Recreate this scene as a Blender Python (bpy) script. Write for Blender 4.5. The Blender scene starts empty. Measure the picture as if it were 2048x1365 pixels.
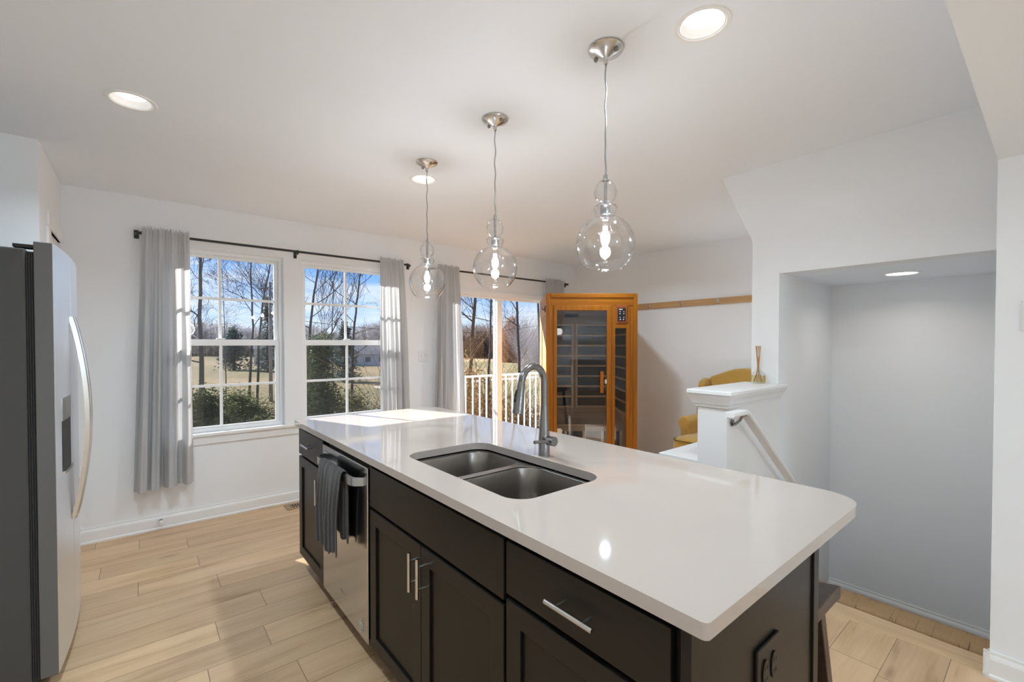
import bpy, bmesh, math, random
from mathutils import Vector, Matrix, noise

S = bpy.context.scene
COL = S.collection
PI = math.pi

# ---------------------------------------------------------------- camera
CAM_Z = 1.378
cam_d = bpy.data.cameras.new('camera')
cam = bpy.data.objects.new('camera', cam_d)
COL.objects.link(cam)
cam.location = (0, 0, CAM_Z)
YAW = math.atan2(743, 901.5)
cam.rotation_euler = (math.radians(89.1), 0, -YAW)
cam_d.sensor_width = 36
cam_d.lens = 901.5 / 2048 * 36
cam_d.shift_y = 19.5 / 2048
cam_d.clip_start = 0.02
cam_d.clip_end = 2000
S.camera = cam

# ---------------------------------------------------------------- colour management
S.view_settings.view_transform = 'Standard'
S.view_settings.look = 'None'
S.view_settings.gamma = 1
S.view_settings.use_curve_mapping = False
S.view_settings.exposure = 1.93
S.cycles.max_bounces = 14
S.cycles.diffuse_bounces = 6
S.cycles.glossy_bounces = 6
S.cycles.transmission_bounces = 8
S.cycles.transparent_max_bounces = 32
S.cycles.caustics_reflective = False
S.cycles.caustics_refractive = False

# ---------------------------------------------------------------- sky
world = bpy.data.worlds.new('sky')
S.world = world
world.use_nodes = True
wn, wl = world.node_tree.nodes, world.node_tree.links
wn.clear()
w_out = wn.new('ShaderNodeOutputWorld')
w_bg = wn.new('ShaderNodeBackground')
w_tc = wn.new('ShaderNodeTexCoord')
w_sep = wn.new('ShaderNodeSeparateXYZ')
wl.new(w_tc.outputs['Generated'], w_sep.inputs[0])
w_ramp = wn.new('ShaderNodeValToRGB')
cr = w_ramp.color_ramp
cr.elements[0].position = 0.0
cr.elements[0].color = (0.72, 0.82, 0.95, 1)
cr.elements[1].position = 1.0
cr.elements[1].color = (0.10, 0.25, 0.62, 1)
for p_, c_ in ((0.05, (0.52, 0.70, 0.94, 1)), (0.14, (0.22, 0.46, 0.93, 1)), (0.3, (0.13, 0.33, 0.80, 1))):
    e_ = cr.elements.new(p_)
    e_.color = c_
wl.new(w_sep.outputs['Z'], w_ramp.inputs[0])
w_map = wn.new('ShaderNodeMapping')
w_map.inputs['Scale'].default_value = (3.0, 3.0, 17.0)
wl.new(w_tc.outputs['Generated'], w_map.inputs['Vector'])
w_noise = wn.new('ShaderNodeTexNoise')
w_noise.inputs['Scale'].default_value = 1.6
w_noise.inputs['Detail'].default_value = 7
w_noise.inputs['Roughness'].default_value = 0.62
wl.new(w_map.outputs[0], w_noise.inputs['Vector'])
w_cr2 = wn.new('ShaderNodeValToRGB')
w_cr2.color_ramp.elements[0].position = 0.44
w_cr2.color_ramp.elements[1].position = 0.66
wl.new(w_noise.outputs[0], w_cr2.inputs[0])
w_mul = wn.new('ShaderNodeMath')
w_mul.operation = 'MULTIPLY'
w_mul.inputs[1].default_value = 0.72
wl.new(w_cr2.outputs[0], w_mul.inputs[0])
w_mix = wn.new('ShaderNodeMix')
w_mix.data_type = 'RGBA'
wl.new(w_mul.outputs[0], w_mix.inputs['Factor'])
wl.new(w_ramp.outputs[0], w_mix.inputs['A'])
w_mix.inputs['B'].default_value = (0.80, 0.86, 0.93, 1)
wl.new(w_mix.outputs['Result'], w_bg.inputs[0])
w_bg.inputs[1].default_value = 0.32
wl.new(w_bg.outputs[0], w_out.inputs[0])

# ---------------------------------------------------------------- sun
SUN_AZ, SUN_EL = math.radians(21.7), math.radians(29)
sun_d = bpy.data.lights.new('sun', 'SUN')
sun_d.energy = 4.2
sun_d.angle = math.radians(0.53)
sun_d.color = (1.0, 0.965, 0.92)
sun = bpy.data.objects.new('sun', sun_d)
COL.objects.link(sun)
trav = Vector((math.sin(SUN_AZ) * math.cos(SUN_EL), -math.cos(SUN_AZ) * math.cos(SUN_EL), -math.sin(SUN_EL)))
sun.rotation_euler = trav.to_track_quat('-Z', 'Y').to_euler()
sun.location = (-4, 12, 8)

# strengths of the room lamps and added fill lamps (used in the lamp builders below)
RECESSED_W = 2.8
PENDANT_W = 1.6
CORNER_FILL_W = 1.5
GLOBE_FILL_W = 92.0
STAIR_W = 0.31

# ================================================================= materials
def new_mat(name):
    m = bpy.data.materials.new(name)
    m.use_nodes = True
    nt = m.node_tree
    b = nt.nodes.get('Principled BSDF')
    return m, nt, b

def setp(b, **kw):
    names = dict(color='Base Color', rough='Roughness', metal='Metallic', spec='Specular IOR Level', coat='Coat Weight',
                 coatr='Coat Roughness', trans='Transmission Weight', ior='IOR', aniso='Anisotropic', sheen='Sheen Weight')
    for k, v in kw.items():
        b.inputs[names[k]].default_value = (*v, 1) if k == 'color' else v

def plain(name, color, rough=0.5, metal=0.0, spec=0.5, bump=0.0, bscale=200, var=0.0, vscale=3.0, **kw):
    m, nt, b = new_mat(name)
    setp(b, color=color, rough=rough, metal=metal, spec=spec, **kw)
    if bump or var:
        tc = nt.nodes.new('ShaderNodeTexCoord')
    if bump:
        n = nt.nodes.new('ShaderNodeTexNoise')
        n.inputs['Scale'].default_value = bscale
        n.inputs['Detail'].default_value = 3
        nt.links.new(tc.outputs['Object'], n.inputs['Vector'])
        bp = nt.nodes.new('ShaderNodeBump')
        bp.inputs['Strength'].default_value = bump
        bp.inputs['Distance'].default_value = 0.002
        nt.links.new(n.outputs[0], bp.inputs['Height'])
        nt.links.new(bp.outputs[0], b.inputs['Normal'])
    if var:
        n2 = nt.nodes.new('ShaderNodeTexNoise')
        n2.inputs['Scale'].default_value = vscale
        n2.inputs['Detail'].default_value = 5
        nt.links.new(tc.outputs['Object'], n2.inputs['Vector'])
        mx = nt.nodes.new('ShaderNodeMix')
        mx.data_type = 'RGBA'
        mx.inputs['A'].default_value = (*[c * (1 - var) for c in color], 1)
        mx.inputs['B'].default_value = (*[min(1, c * (1 + var)) for c in color], 1)
        nt.links.new(n2.outputs[0], mx.inputs['Factor'])
        nt.links.new(mx.outputs['Result'], b.inputs['Base Color'])
    return m

def wood(name, c1, c2, axis='Z', scale=1.0, rough=0.4, plank=0.0, plank_axis='Z', seam=(0.2, 0.1, 0.03), spec=0.4):
    """Straight-grained wood; with plank > 0 also thin grooves every plank metres along plank_axis."""
    m, nt, b = new_mat(name)
    N, L = nt.nodes, nt.links
    setp(b, rough=rough, spec=spec)
    tc = N.new('ShaderNodeTexCoord')
    mp = N.new('ShaderNodeMapping')
    s = {'X': (1.5, 30, 30), 'Y': (30, 1.5, 30), 'Z': (30, 30, 1.5)}[axis]
    mp.inputs['Scale'].default_value = [v * scale for v in s]
    L.new(tc.outputs['Object'], mp.inputs[0])
    n = N.new('ShaderNodeTexNoise')
    n.inputs['Scale'].default_value = 1.0
    n.inputs['Detail'].default_value = 6
    n.inputs['Distortion'].default_value = 0.8
    L.new(mp.outputs[0], n.inputs['Vector'])
    rp = N.new('ShaderNodeValToRGB')
    rp.color_ramp.elements[0].position = 0.3
    rp.color_ramp.elements[0].color = (*c1, 1)
    rp.color_ramp.elements[1].position = 0.7
    rp.color_ramp.elements[1].color = (*c2, 1)
    L.new(n.outputs[0], rp.inputs[0])
    out = rp.outputs[0]
    if plank:
        sp = N.new('ShaderNodeSeparateXYZ')
        L.new(tc.outputs['Object'], sp.inputs[0])
        dv = N.new('ShaderNodeMath')
        dv.operation = 'DIVIDE'
        dv.inputs[1].default_value = plank
        L.new(sp.outputs[plank_axis], dv.inputs[0])
        fl = N.new('ShaderNodeMath')
        fl.operation = 'FLOOR'
        L.new(dv.outputs[0], fl.inputs[0])
        fr = N.new('ShaderNodeMath')
        fr.operation = 'FRACT'
        L.new(dv.outputs[0], fr.inputs[0])
        wn_ = N.new('ShaderNodeTexWhiteNoise')
        wn_.noise_dimensions = '1D'
        L.new(fl.outputs[0], wn_.inputs['W'])
        hs = N.new('ShaderNodeHueSaturation')
        mr = N.new('ShaderNodeMapRange')
        mr.inputs['To Min'].default_value = 0.86
        mr.inputs['To Max'].default_value = 1.1
        L.new(wn_.outputs['Value'], mr.inputs[0])
        L.new(mr.outputs[0], hs.inputs['Value'])
        L.new(out, hs.inputs['Color'])
        lt = N.new('ShaderNodeMath')
        lt.operation = 'LESS_THAN'
        lt.inputs[1].default_value = 0.04
        L.new(fr.outputs[0], lt.inputs[0])
        mx = N.new('ShaderNodeMix')
        mx.data_type = 'RGBA'
        L.new(lt.outputs[0], mx.inputs['Factor'])
        L.new(hs.outputs[0], mx.inputs['A'])
        mx.inputs['B'].default_value = (*seam, 1)
        out = mx.outputs['Result']
    L.new(out, b.inputs['Base Color'])
    return m

def floor_material():
    m, nt, b = new_mat('oak_plank_floor')
    N, L = nt.nodes, nt.links
    def math_(op, a, b_=None):
        n = N.new('ShaderNodeMath')
        n.operation = op
        for i, v in enumerate((a, b_)):
            if v is None:
                continue
            if isinstance(v, (int, float)):
                n.inputs[i].default_value = v
            else:
                L.new(v, n.inputs[i])
        return n.outputs[0]
    tc = N.new('ShaderNodeTexCoord')
    sp = N.new('ShaderNodeSeparateXYZ')
    L.new(tc.outputs['Object'], sp.inputs[0])
    yv = math_('DIVIDE', math_('SUBTRACT', sp.outputs['Y'], 0.281), 0.1811)
    row = math_('FLOOR', yv)
    fy = math_('FRACT', yv)
    w1 = N.new('ShaderNodeTexWhiteNoise')
    w1.noise_dimensions = '1D'
    L.new(row, w1.inputs['W'])
    xv = math_('ADD', math_('DIVIDE', sp.outputs['X'], 1.22), math_('MULTIPLY', w1.outputs['Value'], 7.0))
    colm = math_('FLOOR', xv)
    fx = math_('FRACT', xv)
    cv = N.new('ShaderNodeCombineXYZ')
    L.new(row, cv.inputs[0])
    L.new(colm, cv.inputs[1])
    w2 = N.new('ShaderNodeTexWhiteNoise')
    w2.noise_dimensions = '2D'
    L.new(cv.outputs[0], w2.inputs['Vector'])
    # grain along X, shifted per plank
    off = N.new('ShaderNodeVectorMath')
    off.operation = 'ADD'
    sc = N.new('ShaderNodeVectorMath')
    sc.operation = 'SCALE'
    sc.inputs['Scale'].default_value = 13.0
    L.new(w2.outputs['Color'], sc.inputs[0])
    L.new(tc.outputs['Object'], off.inputs[0])
    L.new(sc.outputs[0], off.inputs[1])
    def grain(scale, detail, dist):
        mp = N.new('ShaderNodeMapping')
        mp.inputs['Scale'].default_value = scale
        L.new(off.outputs[0], mp.inputs[0])
        n = N.new('ShaderNodeTexNoise')
        n.inputs['Scale'].default_value = 1.0
        n.inputs['Detail'].default_value = detail
        n.inputs['Distortion'].default_value = dist
        L.new(mp.outputs[0], n.inputs['Vector'])
        return n.outputs[0]
    g1 = grain((1.5, 10, 1), 5, 0.7)
    g2 = grain((4, 90, 1), 4, 0.2)
    rp = N.new('ShaderNodeValToRGB')
    els = rp.color_ramp.elements
    els[0].position = 0.26
    els[0].color = (0.37, 0.225, 0.11, 1)
    els[1].position = 0.72
    els[1].color = (0.71, 0.505, 0.31, 1)
    e = els.new(0.45)
    e.color = (0.60, 0.40, 0.23, 1)
    mixg = math_('ADD', math_('MULTIPLY', g1, 0.72), math_('MULTIPLY', g2, 0.28))
    L.new(mixg, rp.inputs[0])
    hs = N.new('ShaderNodeHueSaturation')
    mr = N.new('ShaderNodeMapRange')
    mr.inputs['To Min'].default_value = 0.9
    mr.inputs['To Max'].default_value = 1.12
    L.new(w2.outputs['Value'], mr.inputs[0])
    L.new(mr.outputs[0], hs.inputs['Value'])
    L.new(rp.outputs[0], hs.inputs['Color'])
    # knots
    vm = N.new('ShaderNodeMapping')
    vm.inputs['Scale'].default_value = (1.4, 5.0, 1)
    L.new(off.outputs[0], vm.inputs[0])
    vo = N.new('ShaderNodeTexVoronoi')
    vo.inputs['Scale'].default_value = 1.0
    L.new(vm.outputs[0], vo.inputs['Vector'])
    kn = N.new('ShaderNodeMapRange')
    kn.inputs['From Min'].default_value = 0.02
    kn.inputs['From Max'].default_value = 0.11
    kn.inputs['To Min'].default_value = 0.55
    kn.inputs['To Max'].default_value = 0.0
    L.new(vo.outputs['Distance'], kn.inputs[0])
    mk = N.new('ShaderNodeMix')
    mk.data_type = 'RGBA'
    L.new(kn.outputs[0], mk.inputs['Factor'])
    L.new(hs.outputs[0], mk.inputs['A'])
    mk.inputs['B'].default_value = (0.2, 0.11, 0.05, 1)
    s1 = math_('LESS_THAN', fy, 0.016)
    s2 = math_('LESS_THAN', fx, 0.0025)
    sm = math_('MAXIMUM', s1, s2)
    mx = N.new('ShaderNodeMix')
    mx.data_type = 'RGBA'
    L.new(math_('MULTIPLY', sm, 0.75), mx.inputs['Factor'])
    L.new(mk.outputs['Result'], mx.inputs['A'])
    mx.inputs['B'].default_value = (0.13, 0.075, 0.035, 1)
    L.new(mx.outputs['Result'], b.inputs['Base Color'])
    setp(b, rough=0.42, spec=0.45)
    bp = N.new('ShaderNodeBump')
    bp.inputs['Strength'].default_value = 0.12
    bp.inputs['Distance'].default_value = 0.002
    L.new(mixg, bp.inputs['Height'])
    L.new(bp.outputs[0], b.inputs['Normal'])
    return m

def clear_glass(name, tint=(1, 1, 1), refl=0.9, base=0.04, rough=0.0, power=5.0):
    m = bpy.data.materials.new(name)
    m.use_nodes = True
    nt = m.node_tree
    N, L = nt.nodes, nt.links
    N.clear()
    o = N.new('ShaderNodeOutputMaterial')
    t = N.new('ShaderNodeBsdfTransparent')
    t.inputs[0].default_value = (*tint, 1)
    g = N.new('ShaderNodeBsdfGlossy')
    g.inputs['Roughness'].default_value = rough
    lw = N.new('ShaderNodeLayerWeight')
    lw.inputs['Blend'].default_value = 0.5
    pw = N.new('ShaderNodeMath')
    pw.operation = 'POWER'
    pw.inputs[1].default_value = power
    L.new(lw.outputs['Facing'], pw.inputs[0])
    ma = N.new('ShaderNodeMath')
    ma.operation = 'MULTIPLY_ADD'
    ma.inputs[1].default_value = refl
    ma.inputs[2].default_value = base
    L.new(pw.outputs[0], ma.inputs[0])
    mx = N.new('ShaderNodeMixShader')
    L.new(ma.outputs[0], mx.inputs[0])
    L.new(t.outputs[0], mx.inputs[1])
    L.new(g.outputs[0], mx.inputs[2])
    L.new(mx.outputs[0], o.inputs[0])
    return m

def screen_mat(name, opacity):
    m = bpy.data.materials.new(name)
    m.use_nodes = True
    nt = m.node_tree
    N, L = nt.nodes, nt.links
    N.clear()
    o = N.new('ShaderNodeOutputMaterial')
    t = N.new('ShaderNodeBsdfTransparent')
    d = N.new('ShaderNodeBsdfDiffuse')
    d.inputs[0].default_value = (0.05, 0.05, 0.05, 1)
    mx = N.new('ShaderNodeMixShader')
    mx.inputs[0].default_value = opacity
    L.new(t.outputs[0], mx.inputs[1])
    L.new(d.outputs[0], mx.inputs[2])
    L.new(mx.outputs[0], o.inputs[0])
    return m

def cloth_mat(name, color, transl=0.35, weave=900):
    m = bpy.data.materials.new(name)
    m.use_nodes = True
    nt = m.node_tree
    N, L = nt.nodes, nt.links
    N.clear()
    o = N.new('ShaderNodeOutputMaterial')
    d = N.new('ShaderNodeBsdfDiffuse')
    d.inputs[0].default_value = (*color, 1)
    t = N.new('ShaderNodeBsdfTranslucent')
    t.inputs[0].default_value = (*[min(1, c * 1.25) for c in color], 1)
    tc = N.new('ShaderNodeTexCoord')
    n = N.new('ShaderNodeTexNoise')
    n.inputs['Scale'].default_value = weave
    L.new(tc.outputs['Object'], n.inputs['Vector'])
    bp = N.new('ShaderNodeBump')
    bp.inputs['Strength'].default_value = 0.15
    bp.inputs['Distance'].default_value = 0.001
    L.new(n.outputs[0], bp.inputs['Height'])
    L.new(bp.outputs[0], d.inputs['Normal'])
    mx = N.new('ShaderNodeMixShader')
    mx.inputs[0].default_value = transl
    L.new(d.outputs[0], mx.inputs[1])
    L.new(t.outputs[0], mx.inputs[2])
    L.new(mx.outputs[0], o.inputs[0])
    return m

def emit(name, color, strength):
    m, nt, b = new_mat(name)
    setp(b, color=color, rough=0.5)
    b.inputs['Emission Color'].default_value = (*color, 1)
    b.inputs['Emission Strength'].default_value = strength
    return m

def ground_mat():
    m, nt, b = new_mat('winter_grass')
    N, L = nt.nodes, nt.links
    tc = N.new('ShaderNodeTexCoord')
    n = N.new('ShaderNodeTexNoise')
    n.inputs['Scale'].default_value = 0.045
    n.inputs['Detail'].default_value = 4
    L.new(tc.outputs['Object'], n.inputs['Vector'])
    rp = N.new('ShaderNodeValToRGB')
    rp.color_ramp.elements[0].position = 0.38
    rp.color_ramp.elements[0].color = (0.20, 0.18, 0.095, 1)
    rp.color_ramp.elements[1].position = 0.6
    rp.color_ramp.elements[1].color = (0.33, 0.25, 0.145, 1)
    L.new(n.outputs[0], rp.inputs[0])
    n2 = N.new('ShaderNodeTexNoise')
    n2.inputs['Scale'].default_value = 1.6
    n2.inputs['Detail'].default_value = 8
    L.new(tc.outputs['Object'], n2.inputs['Vector'])
    mx = N.new('ShaderNodeMix')
    mx.data_type = 'RGBA'
    mx.blend_type = 'OVERLAY'
    mx.inputs['Factor'].default_value = 0.5
    L.new(rp.outputs[0], mx.inputs['A'])
    L.new(n2.outputs[0], mx.inputs['B'])
    L.new(mx.outputs['Result'], b.inputs['Base Color'])
    setp(b, rough=0.95, spec=0.1)
    return m

def leaf_mat(name, color, transl=0.45, var=0.4, vscale=1.5):
    m = bpy.data.materials.new(name)
    m.use_nodes = True
    nt = m.node_tree
    N, L = nt.nodes, nt.links
    N.clear()
    o = N.new('ShaderNodeOutputMaterial')
    tc = N.new('ShaderNodeTexCoord')
    n = N.new('ShaderNodeTexNoise')
    n.inputs['Scale'].default_value = vscale
    n.inputs['Detail'].default_value = 4
    L.new(tc.outputs['Object'], n.inputs['Vector'])
    mc = N.new('ShaderNodeMix')
    mc.data_type = 'RGBA'
    mc.inputs['A'].default_value = (*[c * (1 - var) for c in color], 1)
    mc.inputs['B'].default_value = (*[min(1, c * (1 + var)) for c in color], 1)
    L.new(n.outputs[0], mc.inputs['Factor'])
    d = N.new('ShaderNodeBsdfDiffuse')
    t = N.new('ShaderNodeBsdfTranslucent')
    L.new(mc.outputs['Result'], d.inputs[0])
    L.new(mc.outputs['Result'], t.inputs[0])
    mx = N.new('ShaderNodeMixShader')
    mx.inputs[0].default_value = transl
    L.new(d.outputs[0], mx.inputs[1])
    L.new(t.outputs[0], mx.inputs[2])
    L.new(mx.outputs[0], o.inputs[0])
    return m

M = {}
M['wall'] = plain('wall_paint', (0.85, 0.862, 0.878), rough=0.85, spec=0.2, bump=0.05, bscale=160)
M['ceiling'] = plain('ceiling_paint', (0.86, 0.90, 0.955), rough=0.9, spec=0.15, bump=0.04, bscale=160)
M['trim'] = plain('trim_paint', (0.84, 0.84, 0.84), rough=0.35, spec=0.5)
M['vinyl'] = plain('white_vinyl', (0.86, 0.87, 0.88), rough=0.35, spec=0.5)
M['floor'] = floor_material()
M['strip'] = wood('pale_oak_strip', (0.50, 0.33, 0.18), (0.66, 0.47, 0.29), axis='Y', rough=0.4)
M['carpet'] = plain('tan_carpet', (0.40, 0.26, 0.14), rough=1.0, spec=0.05, bump=1.0, bscale=350, var=0.3, vscale=220)
M['quartz'] = plain('white_quartz', (0.46, 0.402, 0.362), rough=0.05, spec=0.5, var=0.025, vscale=260)
M['espresso'] = plain('espresso_paint', (0.012, 0.0095, 0.0075), rough=0.36, spec=0.28, bump=0.05, bscale=90)
M['black'] = plain('black_shadow_gap', (0.01, 0.01, 0.01), rough=0.7)
M['toe'] = plain('toe_kick_black', (0.012, 0.01, 0.009), rough=0.6)
M['steel'] = plain('brushed_steel', (0.46, 0.465, 0.47), rough=0.27, metal=1.0, aniso=0.5)
M['dw_steel'] = plain('dark_stainless', (0.62, 0.63, 0.65), rough=0.17, metal=1.0)
M['fridge_steel'] = plain('fridge_stainless', (0.84, 0.90, 0.98), rough=0.36, metal=1.0, aniso=0.4)
M['sink_steel'] = plain('sink_stainless', (0.34, 0.315, 0.29), rough=0.30, metal=1.0, var=0.08, vscale=60)
M['nickel'] = plain('brushed_nickel', (0.62, 0.60, 0.57), rough=0.24, metal=1.0)
M['faucet'] = plain('faucet_nickel', (0.26, 0.25, 0.245), rough=0.24, metal=1.0)
M['fridge_side'] = plain('fridge_side_grey', (0.062, 0.062, 0.062), rough=0.55, bump=0.25, bscale=500)
M['fridge_door_side'] = plain('fridge_door_edge_grey', (0.13, 0.13, 0.128), rough=0.5)
M['gasket'] = plain('dark_gasket', (0.03, 0.03, 0.03), rough=0.7)
M['rod'] = plain('black_rod', (0.02, 0.02, 0.022), rough=0.45)
M['curtain'] = cloth_mat('grey_curtain', (0.58, 0.583, 0.59), 0.25)
M['towel'] = plain('charcoal_terry', (0.075, 0.072, 0.072), rough=1.0, spec=0.1, bump=1.0, bscale=420, var=0.35, vscale=180, sheen=0.3)
M['sauna'] = wood('amber_hemlock', (0.27, 0.082, 0.005), (0.40, 0.138, 0.009), axis='Z', rough=0.45, spec=0.22)
M['sauna_h'] = wood('amber_hemlock_rail', (0.27, 0.082, 0.005), (0.40, 0.138, 0.009), axis='X', rough=0.45, spec=0.22)
M['sauna_side'] = wood('sunlit_hemlock_cladding', (0.50, 0.27, 0.12), (0.62, 0.37, 0.19), axis='Y', rough=0.5, plank=0.088, seam=(0.36, 0.2, 0.1))  # front's hemlock made paler: sunlight on the side put into the colour
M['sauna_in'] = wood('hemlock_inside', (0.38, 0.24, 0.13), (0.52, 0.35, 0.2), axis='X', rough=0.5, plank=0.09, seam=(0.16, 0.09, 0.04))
M['slat'] = wood('heater_slat', (0.68, 0.47, 0.27), (0.78, 0.57, 0.35), axis='X', rough=0.5)
M['heater'] = plain('carbon_heater', (0.016, 0.016, 0.017), rough=0.7, var=0.4, vscale=40)
M['glass'] = clear_glass('window_glass', refl=0.7, base=0.02)
M['sauna_glass'] = clear_glass('sauna_glass', tint=(0.90, 0.90, 0.90), refl=0.85, base=0.035)
M['lamp_glass'] = clear_glass('lamp_glass', tint=(0.99, 0.99, 0.99), refl=0.85, base=0.05, power=3.0)
M['bottle'] = clear_glass('bottle_glass', tint=(0.97, 0.98, 0.98), refl=0.7, base=0.03)
M['screen'] = screen_mat('insect_screen', 0.26)
M['oil'] = clear_glass('amber_oil', tint=(0.97, 0.88, 0.62), refl=0.5, base=0.03)
M['reed'] = plain('rattan_reed', (0.50, 0.26, 0.09), rough=0.7)
M['gold'] = plain('gold_label', (0.55, 0.40, 0.16), rough=0.3, metal=0.8)
M['rack'] = wood('oak_rack', (0.50, 0.29, 0.125), (0.60, 0.37, 0.18), axis='Y', rough=0.45)
M['stool'] = wood('walnut_stool', (0.055, 0.032, 0.02), (0.085, 0.052, 0.034), axis='Y', rough=0.4)
M['mustard'] = plain('mustard_velvet', (0.47, 0.275, 0.058), rough=0.85, spec=0.2, bump=0.3, bscale=90, var=0.12, vscale=9, sheen=0.4)
M['piping'] = plain('dark_piping', (0.17, 0.10, 0.02), rough=0.8)
M['dark_leg'] = plain('dark_wood_leg', (0.03, 0.02, 0.015), rough=0.5)
M['plate'] = plain('switch_plate', (0.80, 0.80, 0.80), rough=0.4)
M['white_gloss'] = plain('white_lacquer', (0.80, 0.81, 0.82), rough=0.12, spec=0.5)
M['panel_black'] = plain('black_control', (0.015, 0.015, 0.017), rough=0.25)
M['panel_red'] = plain('red_wood_bezel', (0.30, 0.075, 0.018), rough=0.35)
M['icon'] = plain('pale_icon', (0.6, 0.6, 0.6), rough=0.5)
M['vent_metal'] = plain('brown_register', (0.34, 0.24, 0.14), rough=0.5)
M['led'] = emit('led_panel', (1.0, 0.98, 0.96), 1.05)
M['filament'] = emit('filament', (1.0, 0.95, 0.88), 9.0)
M['baffle'] = plain('baffle_white', (0.8, 0.8, 0.8), rough=0.5)
M['can'] = plain('can_white', (0.88, 0.88, 0.87), rough=0.4)
M['rail_white'] = plain('white_rail', (0.85, 0.86, 0.88), rough=0.4)
M['deck'] = wood('grey_deck', (0.28, 0.24, 0.2), (0.4, 0.35, 0.3), axis='X', plank=0.14, plank_axis='Y', seam=(0.05, 0.04, 0.03))
M['ground'] = ground_mat()
M['path'] = plain('pale_path', (0.62, 0.55, 0.45), rough=0.9, var=0.1, vscale=0.5)
M['bark'] = plain('grey_bark', (0.11, 0.095, 0.085), rough=0.95, spec=0.1, var=0.35, vscale=6)
M['bark2'] = plain('brown_bark', (0.13, 0.09, 0.065), rough=0.95, spec=0.1, var=0.35, vscale=6)
M['twig'] = leaf_mat('grey_twig', (0.24, 0.21, 0.185), 0.35, 0.3, 1.0)
M['twig_pale'] = leaf_mat('pale_twig', (0.55, 0.52, 0.53), 0.35, 0.15, 1.0)
M['ever'] = leaf_mat('dark_evergreen', (0.085, 0.105, 0.055), 0.4, 0.5, 1.4)
M['ever2'] = leaf_mat('olive_cedar', (0.17, 0.19, 0.09), 0.45, 0.5, 1.8)
M['brush'] = leaf_mat('brown_brush', (0.32, 0.20, 0.10), 0.45, 0.4, 1.2)
M['brown_woods'] = leaf_mat('brown_woods', (0.25, 0.195, 0.165), 0.4, 0.35, 0.15)
M['russet'] = leaf_mat('russet_leaves', (0.36, 0.20, 0.13), 0.45, 0.35, 1.5)
M['far'] = leaf_mat('hazy_far_woods', (0.26, 0.25, 0.26), 0.4, 0.3, 0.08)  # distance haze mixed into the twig colour
M['far_ever'] = leaf_mat('far_evergreen', (0.085, 0.11, 0.10), 0.4, 0.3, 0.2)
M['siding'] = plain('pale_siding', (0.62, 0.65, 0.68), rough=0.8)
M['roof'] = plain('grey_shingle', (0.22, 0.22, 0.24), rough=0.9)
M['pole'] = plain('weathered_pole', (0.24, 0.22, 0.21), rough=0.9)

# ================================================================= helpers
def tag(o, label, cat, group=None, kind=None):
    if label: o['label'] = label
    if cat: o['category'] = cat
    if group: o['group'] = group
    if kind: o['kind'] = kind
    return o

def empty(name, loc, label, cat, group=None, rotz=0.0):
    o = bpy.data.objects.new(name, None)
    o.empty_display_size = 0.1
    COL.objects.link(o)
    o.location = loc
    o.rotation_euler = (0, 0, rotz)
    return tag(o, label, cat, group)

def link(name, bm, mat, parent=None, origin=(0, 0, 0), smooth=False, bevel=0.0, auto=None):
    """Turn a bmesh into one object. Vertices are given in world space; origin is subtracted."""
    off = Vector(origin)
    if off.length:
        for v in bm.verts:
            v.co -= off
    bmesh.ops.recalc_face_normals(bm, faces=bm.faces[:])
    me = bpy.data.meshes.new(name)
    bm.to_mesh(me)
    bm.free()
    mats = mat if isinstance(mat, (list, tuple)) else [mat]
    for m in mats:
        me.materials.append(m)
    if smooth:
        for p in me.polygons:
            p.use_smooth = True
    o = bpy.data.objects.new(name, me)
    COL.objects.link(o)
    if parent is not None:
        o.parent = parent
    else:
        o.location = off
    if bevel:
        md = o.modifiers.new('bevel', 'BEVEL')
        md.width = bevel
        md.segments = 2
        md.limit_method = 'ANGLE'
        md.angle_limit = math.radians(40)
    if smooth and auto:
        md = o.modifiers.new('split', 'EDGE_SPLIT')
        md.split_angle = math.radians(auto)
    return o

def box(bm, x0, x1, y0, y1, z0, z1, mi=0):
    vs = [bm.verts.new((x, y, z)) for x in (x0, x1) for y in (y0, y1) for z in (z0, z1)]
    for f in ((0, 1, 3, 2), (4, 6, 7, 5), (0, 4, 5, 1), (2, 3, 7, 6), (0, 2, 6, 4), (1, 5, 7, 3)):
        bm.faces.new([vs[i] for i in f]).material_index = mi
    return vs

def BM(*boxes):
    bm = bmesh.new()
    for b in boxes:
        box(bm, *b)
    return bm

def prism(bm, pts, d, mi=0):
    """Extrude a closed planar polygon of 3D points along vector d."""
    d = Vector(d)
    a = [bm.verts.new(p) for p in pts]
    b = [bm.verts.new(Vector(p) + d) for p in pts]
    n = len(pts)
    bm.faces.new(a).material_index = mi
    bm.faces.new(b[::-1]).material_index = mi
    for i in range(n):
        bm.faces.new((a[i], b[i], b[(i + 1) % n], a[(i + 1) % n])).material_index = mi

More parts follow.
